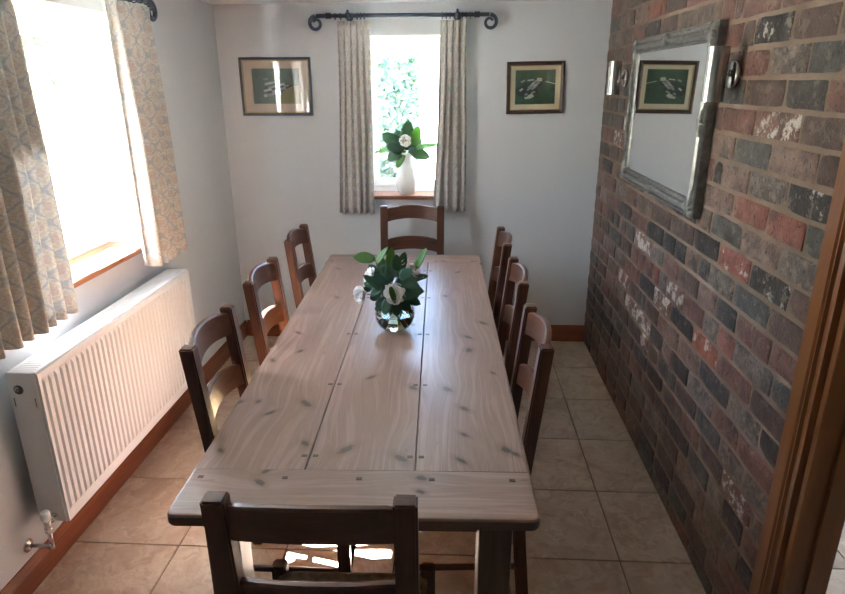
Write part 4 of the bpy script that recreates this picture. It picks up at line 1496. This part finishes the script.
def rose(parent, c, axis, R, seed, core=False):
    """double white flower: cupped petals in whorls"""
    rr = random.Random(seed)
    ax = Vector(axis).normalized()
    a = ax.cross(Vector((0, 0, 1)) if abs(ax.z) < 0.9 else Vector((1, 0, 0))).normalized()
    b = ax.cross(a)
    bm = NB()
    for ring, (cnt, rad, tilt, sz) in enumerate(((3, 0.10, 0.15, 0.45), (5, 0.22, 0.45, 0.62), (6, 0.34, 0.85, 0.80), (7, 0.42, 1.25, 0.92))):
        for k in range(cnt):
            th = 2 * math.pi * k / cnt + ring * 0.6 + rr.uniform(-0.15, 0.15)
            out = a * math.cos(th) + b * math.sin(th)
            tl = tilt + rr.uniform(-0.12, 0.12)
            d = ax * math.cos(tl) + out * math.sin(tl)
            nrm = ax * math.sin(tl) - out * math.cos(tl)
            tang = d.cross(nrm)
            base = Vector(c) + out * (rad * R * 0.4) - ax * (R * 0.35)
            L, W = R * sz * 1.05, R * sz * 0.55
            g = []
            for i in range(5):
                t = i / 4
                w = W * (0.35 + 0.65 * math.sin(math.pi * (0.15 + 0.62 * t))) * (0.75 if i == 4 else 1)
                ce = base + d * (L * t) + nrm * (R * 0.16 * math.sin(math.pi * t * 0.9)) * -1 + out * (0.22 * R * max(0, t - 0.7))
                g.append([bm.verts.new(ce + tang * (w * q) + nrm * (0.30 * w * q * q)) for q in (-1, -0.5, 0, 0.5, 1)])
            for p, q in zip(g, g[1:]):
                for j in range(4):
                    f = bm.faces.new((p[j], p[j + 1], q[j + 1], q[j]))
                    f.smooth = True
    o = obj('flower', bm, M['petal'], parent)
    md = o.modifiers.new('thickness', 'SOLIDIFY')
    md.thickness = 0.0015
    md.offset = 0
    if core:
        bm = NB()
        t = bmesh.new()
        bmesh.ops.create_icosphere(t, subdivisions=2, radius=R * 0.22)
        for f in t.faces:
            f.smooth = True
        join(bm, t, Matrix.Translation(Vector(c) + ax * (R * 0.10)))
        obj('flower_heart', bm, M['petal_core'], o)
    return o

# glass bowl of white flowers on the table
def bowl_glass():
    N = Nodes('bowl_glass')
    p = N.principled((0.97, 0.99, 0.97), 0.0, spec=0.5)
    N.p.inputs['Transmission Weight'].default_value = 1.0
    N.p.inputs['IOR'].default_value = 1.45
    return N.m
def water_mat():
    N = Nodes('stale_vase_water')
    p = N.principled((0.93, 0.90, 0.70), 0.0, spec=0.5)
    N.p.inputs['Transmission Weight'].default_value = 1.0
    N.p.inputs['IOR'].default_value = 1.33
    return N.m
M['bowl'] = glass_thin('bowl_glass', (0.93, 0.96, 0.94), 1.45)
M['water'] = water_mat()
BV = Vector((-0.262, 2.535, TH + 0.0008))
bowl = thing('flower_bowl', 'round glass bowl of white flowers and green leaves on the table', 'flower vase', BV)
RB = 0.088
prof = []
for i in range(17):
    a = -math.pi / 2 + 0.42 + i * (math.pi / 2 + 0.98 - 0.42) / 16
    prof.append((RB * math.cos(a), RB * 0.93 * math.sin(a)))
zb = prof[0][1]
prof = [(0.0, 0.0)] + [(r, z - zb) for r, z in prof]
rim_z = prof[-1][1]
bm = NB()
inner = [(max(0.0, r - 0.003), z + (0.005 if i < 3 else 0.0)) for i, (r, z) in enumerate(prof)]
lathe(bm, prof + [(prof[-1][0] + 0.003, rim_z + 0.004), (prof[-1][0], rim_z + 0.005)] + inner[::-1], 40, cap=False)
obj('bowl', bm, M['bowl'], bowl, smooth=True)
wl = [(r - 0.0005 if r > 0 else 0.0, z + 0.0004) for r, z in inner if z < rim_z * 0.62]
bm = NB()
lathe(bm, wl + [(0.0, wl[-1][1])], 40, cap=False)
obj('water', bm, M['water'], bowl, smooth=True, sharp=40)
fv = (0.0, -0.93, 0.36)             # towards the viewer side of the room
rs = random.Random(12)
SX, SZ = 0.00435, 0.0047            # size of the spray measured in steps across and up
def bp(px, py, fwd_=0.0):
    return Vector(((px - 395) * SX, -fwd_, (332 - py) * SZ))
# stems crossing inside the bowl
for k in range(20):
    a = rs.uniform(0, 2 * math.pi)
    p0 = Vector((0.055 * math.cos(a), 0.055 * math.sin(a), 0.022 + rs.uniform(0, 0.02)))
    p2 = Vector((-0.05 * math.cos(a) + rs.uniform(-0.02, 0.02), -0.05 * math.sin(a), rim_z + 0.015))
    bm = NB()
    tube(bm, [p0, (p0 + p2) / 2 + Vector((rs.uniform(-.012, .012), rs.uniform(-.012, .012), 0)), p2], 0.0042, 7)
    obj('stem', bm, M['stem'] if k % 3 else M['stem_brown'], bowl)
def stem_to(p, r=0.0022, mat='stem'):
    bm = NB()
    q0 = Vector((p.x * 0.25, p.y * 0.25, rim_z - 0.02))
    mid = (q0 + p) / 2 + Vector((p.x * 0.05, 0, 0.02))
    tube(bm, [q0, mid, p], r, 6)
    obj('stem', bm, M[mat], bowl)
FL = [(361, 296, 0.03, (-0.55, -0.8, 0.1), 0.034), (397, 291, 0.075, (0.1, -0.92, 0.38), 0.040), (400, 264, -0.02, (0.05, -0.4, 0.9), 0.032), (415, 274, -0.01, (0.7, -0.3, 0.6), 0.030), (370, 279, 0.00, (-0.7, -0.5, 0.5), 0.032), (378, 288, -0.05, (-0.5, 0.5, 0.6), 0.03)]
for k, (px, py, fw, ax, R_) in enumerate(FL):
    c = bp(px, py, fw)
    stem_to(c - Vector(ax).normalized() * R_ * 0.4, 0.0026, 'stem_brown' if k == 0 else 'stem')
    rose(bowl, c, ax, R_, 40 + k)
    axv = Vector(ax).normalized()
    for j in range(3):                         # sepals under each flower
        ang = 2 * math.pi * j / 3 + k
        sd = axv.cross(Vector((0.3, 0.2, 1))).normalized()
        sd2 = axv.cross(sd)
        o_ = sd * math.cos(ang) + sd2 * math.sin(ang)
        leaf(bowl, c - axv * R_ * 0.42, o_ + axv * 0.5, axv, R_ * 0.9, R_ * 0.22, M['leaf_dark'])
LV = [  # base px, tip px, forward, normal, width, material
    ((377, 263), (357, 260), 0.02, (0.1, -0.8, 0.6), 0.026, 'leaf_fresh'),
    ((378, 268), (388, 252), 0.01, (-0.6, -0.7, 0.3), 0.017, 'leaf_fresh'),
    ((390, 272), (394, 253), 0.02, (0.2, -0.9, 0.3), 0.021, 'leaf_fresh'),
    ((417, 272), (425, 254), 0.00, (-0.5, -0.8, 0.3), 0.019, 'leaf_fresh'),
    ((393, 282), (391, 266), 0.06, (0.0, -0.9, 0.4), 0.020, 'leaf_blue'),
    ((397, 282), (420, 284), 0.05, (0.2, -0.7, 0.8), 0.028, 'leaf_blue'),
    ((392, 283), (376, 276), 0.06, (-0.1, -0.6, 0.8), 0.024, 'leaf_blue'),
    ((388, 290), (368, 275), 0.07, (-0.3, -0.8, 0.6), 0.020, 'leaf_dark'),
    ((400, 288), (424, 290), 0.05, (0.3, -0.8, 0.4), 0.030, 'leaf_dark'),
    ((404, 284), (427, 277), 0.01, (0.3, -0.5, 0.8), 0.024, 'leaf_dark'),
    ((405, 296), (421, 302), 0.05, (0.4, -0.8, 0.4), 0.024, 'leaf_dark'),
    ((390, 298), (378, 302), 0.07, (-0.4, -0.9, 0.2), 0.022, 'leaf_dark'),
    ((398, 297), (399, 312), 0.085, (0.0, -1.0, 0.2), 0.024, 'leaf_dark'),
    ((392, 296), (386, 310), 0.085, (-0.3, -1.0, 0.2), 0.024, 'leaf_dark'),
    ((400, 276), (406, 258), 0.00, (0.2, -0.9, 0.3), 0.022, 'leaf_dark'),
    ((384, 276), (381, 262), -0.02, (-0.2, -0.9, 0.3), 0.020, 'leaf_dark'),
    ((393, 284), (398, 298), 0.10, (0.1, -0.8, 0.6), 0.013, 'leaf_fresh'),
    ((379, 290), (366, 285), 0.02, (-0.3, -0.7, 0.6), 0.020, 'leaf_blue'),
    ((380, 282), (370, 271), -0.03, (-0.3, -0.4, 0.8), 0.022, 'leaf_blue'),
    ((410, 280), (421, 266), -0.05, (0.2, -0.3, 0.9), 0.022, 'leaf_dark'),
    ((396, 284), (393, 268), -0.06, (0.0, 0.5, 0.8), 0.024, 'leaf_dark'),
    ((404, 290), (418, 282), -0.08, (0.3, 0.7, 0.5), 0.026, 'leaf_dark'),
    ((386, 290), (374, 282), -0.08, (-0.3, 0.7, 0.5), 0.026, 'leaf_dark'),
    ((400, 300), (412, 306), 0.075, (0.3, -1.0, 0.2), 0.022, 'leaf_dark'),
    ((388, 300), (377, 308), 0.060, (-0.4, -1.0, 0.1), 0.018, 'leaf_blue'),
    ((404, 292), (416, 294), 0.075, (0.3, -0.9, 0.5), 0.026, 'leaf_blue'),
    ((386, 286), (374, 292), 0.075, (-0.4, -0.9, 0.4), 0.024, 'leaf_dark'),
    ((394, 278), (384, 268), 0.045, (-0.2, -0.8, 0.6), 0.024, 'leaf_dark'),
    ((402, 280), (412, 270), 0.045, (0.2, -0.8, 0.6), 0.026, 'leaf_blue'),
    ((398, 274), (398, 259), 0.020, (0.1, -0.9, 0.5), 0.022, 'leaf_dark'),
    ((407, 298), (420, 294), 0.020, (0.5, -0.7, 0.5), 0.026, 'leaf_dark'),
    ((382, 296), (371, 300), 0.020, (-0.5, -0.8, 0.3), 0.022, 'leaf_dark'),
    ((372, 292), (366, 288), 0.04, (-0.3, -0.8, 0.4), 0.010, 'leaf_dark'),
]
for b, t, fw, nrm, W, m in LV:
    p, q_ = bp(b[0], b[1], fw * 0.8), bp(t[0], t[1], fw)
    if W > 0.015:
        stem_to(p, 0.0018)
    leaf(bowl, p, q_ - p, nrm, (q_ - p).length * 1.05, W, M[m], 0.12, 0.18)

# white jug-shaped vase on the far window sill
def ceramic_material():
    N = Nodes('white_relief_ceramic')
    v = N.coord('Object', scale=(1, 1, 0.45))
    vr = N.voronoi(v, 42.0, 'SMOOTH_F1')
    return N.principled((0.80, 0.80, 0.79), 0.22, N.bump(vr, 0.5, 0.006), spec=0.5)
M['ceramic'] = ceramic_material()
SV = Vector((-0.345, YB + 0.055, WB[2] + 0.0285))
vase = thing('sill_vase', 'white relief vase with large green leaves on the far window sill', 'vase', SV)
bm = NB()
vp = [(0.0, 0.0), (0.040, 0.0), (0.046, 0.004), (0.058, 0.035), (0.067, 0.075), (0.066, 0.110), (0.055, 0.150), (0.042, 0.185), (0.034, 0.220), (0.034, 0.250), (0.040, 0.275), (0.044, 0.283), (0.041, 0.285), (0.032, 0.262), (0.029, 0.235), (0.030, 0.20), (0.0, 0.19)]
vp = [(r_ * 1.25, z_) for r_, z_ in vp]
lathe(bm, vp, 40, cap=False)
obj('vase_body', bm, M['ceramic'], vase, smooth=True, sharp=60)
SS = 0.0070
def vpz(px, py, f=0.0):
    return Vector(((px - 407) * SS, -f, 0.285 + (154 - py) * SS))
VL = [((403, 150), (384, 136), 0.02, (-0.2, -0.9, 0.4), 0.042, 'leaf_dark'),
      ((405, 150), (409, 124), 0.01, (0.1, -0.9, 0.3), 0.040, 'leaf_dark'),
      ((403, 152), (388, 160), 0.04, (-0.2, -0.9, 0.3), 0.036, 'leaf_dark'),
      ((402, 150), (375, 151), 0.03, (-0.1, -0.5, 0.9), 0.022, 'leaf_fresh'),
      ((411, 150), (419, 130), 0.02, (0.2, -0.9, 0.3), 0.034, 'leaf_fresh'),
      ((412, 151), (437, 144), 0.02, (0.1, -0.6, 0.8), 0.022, 'leaf_fresh'),
      ((411, 153), (429, 157), 0.04, (0.3, -0.9, 0.4), 0.036, 'leaf_dark'),
      ((405, 152), (397, 168), 0.06, (-0.2, -0.9, 0.1), 0.022, 'leaf_fresh'),
      ((404, 150), (396, 133), -0.02, (-0.3, -0.8, 0.4), 0.032, 'leaf_blue'),
      ((409, 151), (402, 138), 0.05, (0.0, -0.9, 0.4), 0.028, 'leaf_blue'),
      ((410, 150), (420, 140), -0.03, (0.3, -0.7, 0.5), 0.036, 'leaf_blue'),
      ((404, 152), (388, 146), 0.05, (-0.1, -0.9, 0.4), 0.036, 'leaf_dark'),
      ((409, 153), (416, 149), 0.06, (0.1, -0.9, 0.4), 0.026, 'leaf_blue')]
for b, t, fw, nrm, W, m in VL:
    p, q_ = vpz(b[0], b[1], fw * 0.6), vpz(t[0], t[1], fw)
    bm = NB()
    tube(bm, [Vector((p.x * 0.3, 0, 0.21)), Vector((p.x * 0.7, p.y * 0.6, (0.21 + p.z) / 2 + 0.02)), p], 0.0025, 6)
    obj('stem', bm, M['stem'], vase)
    leaf(vase, p, q_ - p, nrm, (q_ - p).length * 1.05, W * 1.22, M[m], 0.15, 0.15)
rose(vase, vpz(406, 142, 0.06), (0.05, -0.95, 0.3), 0.036, 77, core=True)
bm = NB()
tube(bm, [(0, 0, 0.21), (0.0, -0.02, 0.30), vpz(406, 143, 0.045)], 0.0028, 6)
obj('stem', bm, M['stem'], vase)

# ------------------------------------------------------------------ outdoors
def grass_material():
    N = Nodes('lawn')
    v = N.coord('Object')
    a = N.noise(v, 1.4, 4)
    b = N.noise(v, 30.0, 4)
    c = N.ramp(N.math('ADD', N.math('MULTIPLY', a, 0.5), N.math('MULTIPLY', b, 0.5)), [(0.3, (0.15, 0.150, 0.115)), (0.6, (0.22, 0.222, 0.175)), (0.8, (0.28, 0.275, 0.23))])
    return N.principled(c, 0.8, N.bump(b, 0.5, 0.02), spec=0.2)
M['lawn'] = grass_material()
M['gravel'] = plain('pale_gravel', (0.50, 0.47, 0.42), 0.9, var=0.25, nscale=70)
bm = NB()
box(bm, -45, 45, YB + 0.29, 50, -0.40, -0.15)
box(bm, -45, XL - 0.29, -40, YB + 0.29, -0.40, -0.15)
box(bm, HX + 0.11, 45, -40, YB + 0.29, -0.40, -0.15)
struct(obj('ground', bm, M['lawn']))
struct(obj('garden_path', box(NB(), -14, 12, 9.0, 11.0, -0.16, -0.135), M['gravel']))
M['hedge_leaf'] = leaf_material('hedge_leaf', (0.055, 0.10, 0.085), (0.12, 0.18, 0.155), 0.15)
M['tree_leaf'] = leaf_material('tree_leaf', (0.035, 0.065, 0.04), (0.07, 0.115, 0.065), 0.15)
M['bark'] = plain('bark', (0.16, 0.12, 0.085), 0.9, var=0.3, nscale=25)

def leaf_cloud(name, parent, pts, size, mat, seed):
    """many small leaves as one mesh, each a folded diamond"""
    rl = random.Random(seed)
    vs, fs = [], []
    for p in pts:
        a, b = rl.uniform(0, 2 * math.pi), rl.uniform(-1, 1)
        d = Vector((math.cos(a) * math.sqrt(1 - b * b), math.sin(a) * math.sqrt(1 - b * b), b))
        e = d.cross(Vector((rl.uniform(-1, 1), rl.uniform(-1, 1), rl.uniform(-1, 1)))).normalized()
        nrm = d.cross(e)
        s = size * rl.uniform(0.7, 1.4)
        i = len(vs)
        vs += [p - d * s, p + e * s * 0.5 + nrm * s * 0.15, p + d * s, p - e * s * 0.5 + nrm * s * 0.15]
        fs += [(i, i + 1, i + 2), (i, i + 2, i + 3)]
    me = bpy.data.meshes.new(name)
    me.from_pydata(vs, [], fs)
    me.materials.append(mat)
    o = bpy.data.objects.new(name, me)
    COL.objects.link(o)
    o.parent = parent
    return o

def hedge(name, label, cat, x0, x1, y0, y1, h, count, size, seed):
    root = thing(name, label, cat, ((x0 + x1) / 2, (y0 + y1) / 2, -0.15))
    rl = random.Random(seed)
    w, d = (x1 - x0) / 2, (y1 - y0) / 2
    pts = []
    for _ in range(count):
        f = rl.random()
        if f < 0.62:
            p = Vector((rl.uniform(-w, w), -d + rl.uniform(-0.05, 0.12), rl.uniform(0.02, h)))
        elif f < 0.85:
            p = Vector((rl.uniform(-w, w), rl.uniform(-d, d), h + rl.uniform(-0.12, 0.06)))
        else:
            p = Vector((rl.choice((-w, w)) + rl.uniform(-0.08, 0.08), rl.uniform(-d, d), rl.uniform(0.02, h)))
        pts.append(p)
    leaf_cloud('foliage', root, pts, size, M['hedge_leaf'], seed)
    bm = NB()
    box(bm, -w + 0.05, w - 0.05, -d + 0.09, d - 0.09, 0.0, h - 0.10, 0.05)
    obj('hedge_core', bm, M['lawn'], root)
    return root
hedge('clipped_hedge', 'tall clipped hedge beyond the garden path, seen through the far window', 'hedge', -7.5, -0.9, 12.2, 13.6, 3.3, 12000, 0.085, 5)

def bush(name, label, x, y, r, h, count, size, seed):
    root = thing(name, label, 'bush', (x, y, -0.15))
    rl = random.Random(seed)
    pts = []
    for _ in range(count):
        a, b = rl.uniform(0, 2 * math.pi), rl.uniform(-0.35, 1)
        q = rl.uniform(0.72, 1.04)
        k = 1 + 0.22 * math.sin(3 * a + seed) + 0.15 * math.sin(7 * a + 5 * b)
        c = math.sqrt(max(0.0, 1 - b * b))
        pts.append(Vector((r * q * k * c * math.cos(a), r * q * k * c * math.sin(a), max(0.02, h * (0.36 + 0.62 * b * q)))))
    leaf_cloud('foliage', root, pts, size, M['hedge_leaf'], seed)
    for k in range(5):
        a = k * 1.3
        bm = NB()
        tube(bm, [(0.05 * math.cos(a), 0.05 * math.sin(a), 0), (0.25 * r * math.cos(a), 0.25 * r * math.sin(a), h * 0.4), (0.6 * r * math.cos(a), 0.6 * r * math.sin(a), h * 0.75)], [0.025, 0.018, 0.008], 6)
        obj('stem', bm, M['bark'], root)
    return root
bush('garden_bush', 'rounded garden bush just outside the small far window', -0.85, 7.6, 0.65, 0.85, 2600, 0.06, 8)
bush('garden_bush', 'low garden bush outside the far window behind the vase leaves', 0.75, 8.6, 0.50, 0.65, 2200, 0.055, 15)

def tree(label, x, y, h, spread, seed, count):
    root = thing('garden_tree', label, 'tree', (x, y, -0.15))
    rl = random.Random(seed)
    bm = NB()
    tube(bm, [(0, 0, 0), (0.08, 0.03, h * 0.3), (0.02, 0.1, h * 0.6), (0.1, 0.0, h * 0.85)], [0.20, 0.15, 0.10, 0.04], 10)
    obj('trunk', bm, M['bark'], root)
    pts = []
    for k in range(11):
        a = k * 2.4
        z = h * rl.uniform(0.32, 0.78)
        L = spread * rl.uniform(0.6, 1.0)
        e = Vector((L * math.cos(a), L * math.sin(a), z + L * 0.55))
        m_ = Vector((L * 0.5 * math.cos(a + 0.15), L * 0.5 * math.sin(a + 0.15), z + L * 0.32))
        bm = NB()
        tube(bm, [(0.04, 0.04, z), m_, e], [0.06, 0.04, 0.012], 6)
        br_ = obj('branch', bm, M['bark'], root)
        for _ in range(count // 11):
            t = rl.uniform(0.3, 1.05)
            c = (Vector((0.04, 0.04, z)) * (1 - t) + e * t)
            pts.append(c + Vector((rl.gauss(0, 0.28), rl.gauss(0, 0.28), rl.gauss(0, 0.24))) * spread * 0.5)
    leaf_cloud('foliage', root, pts, 0.075, M['tree_leaf'], seed)
    return root
tree('leafy garden tree outside the left window behind the near curtain', -10.9, 16.4, 5.0, 1.9, 31, 9000)
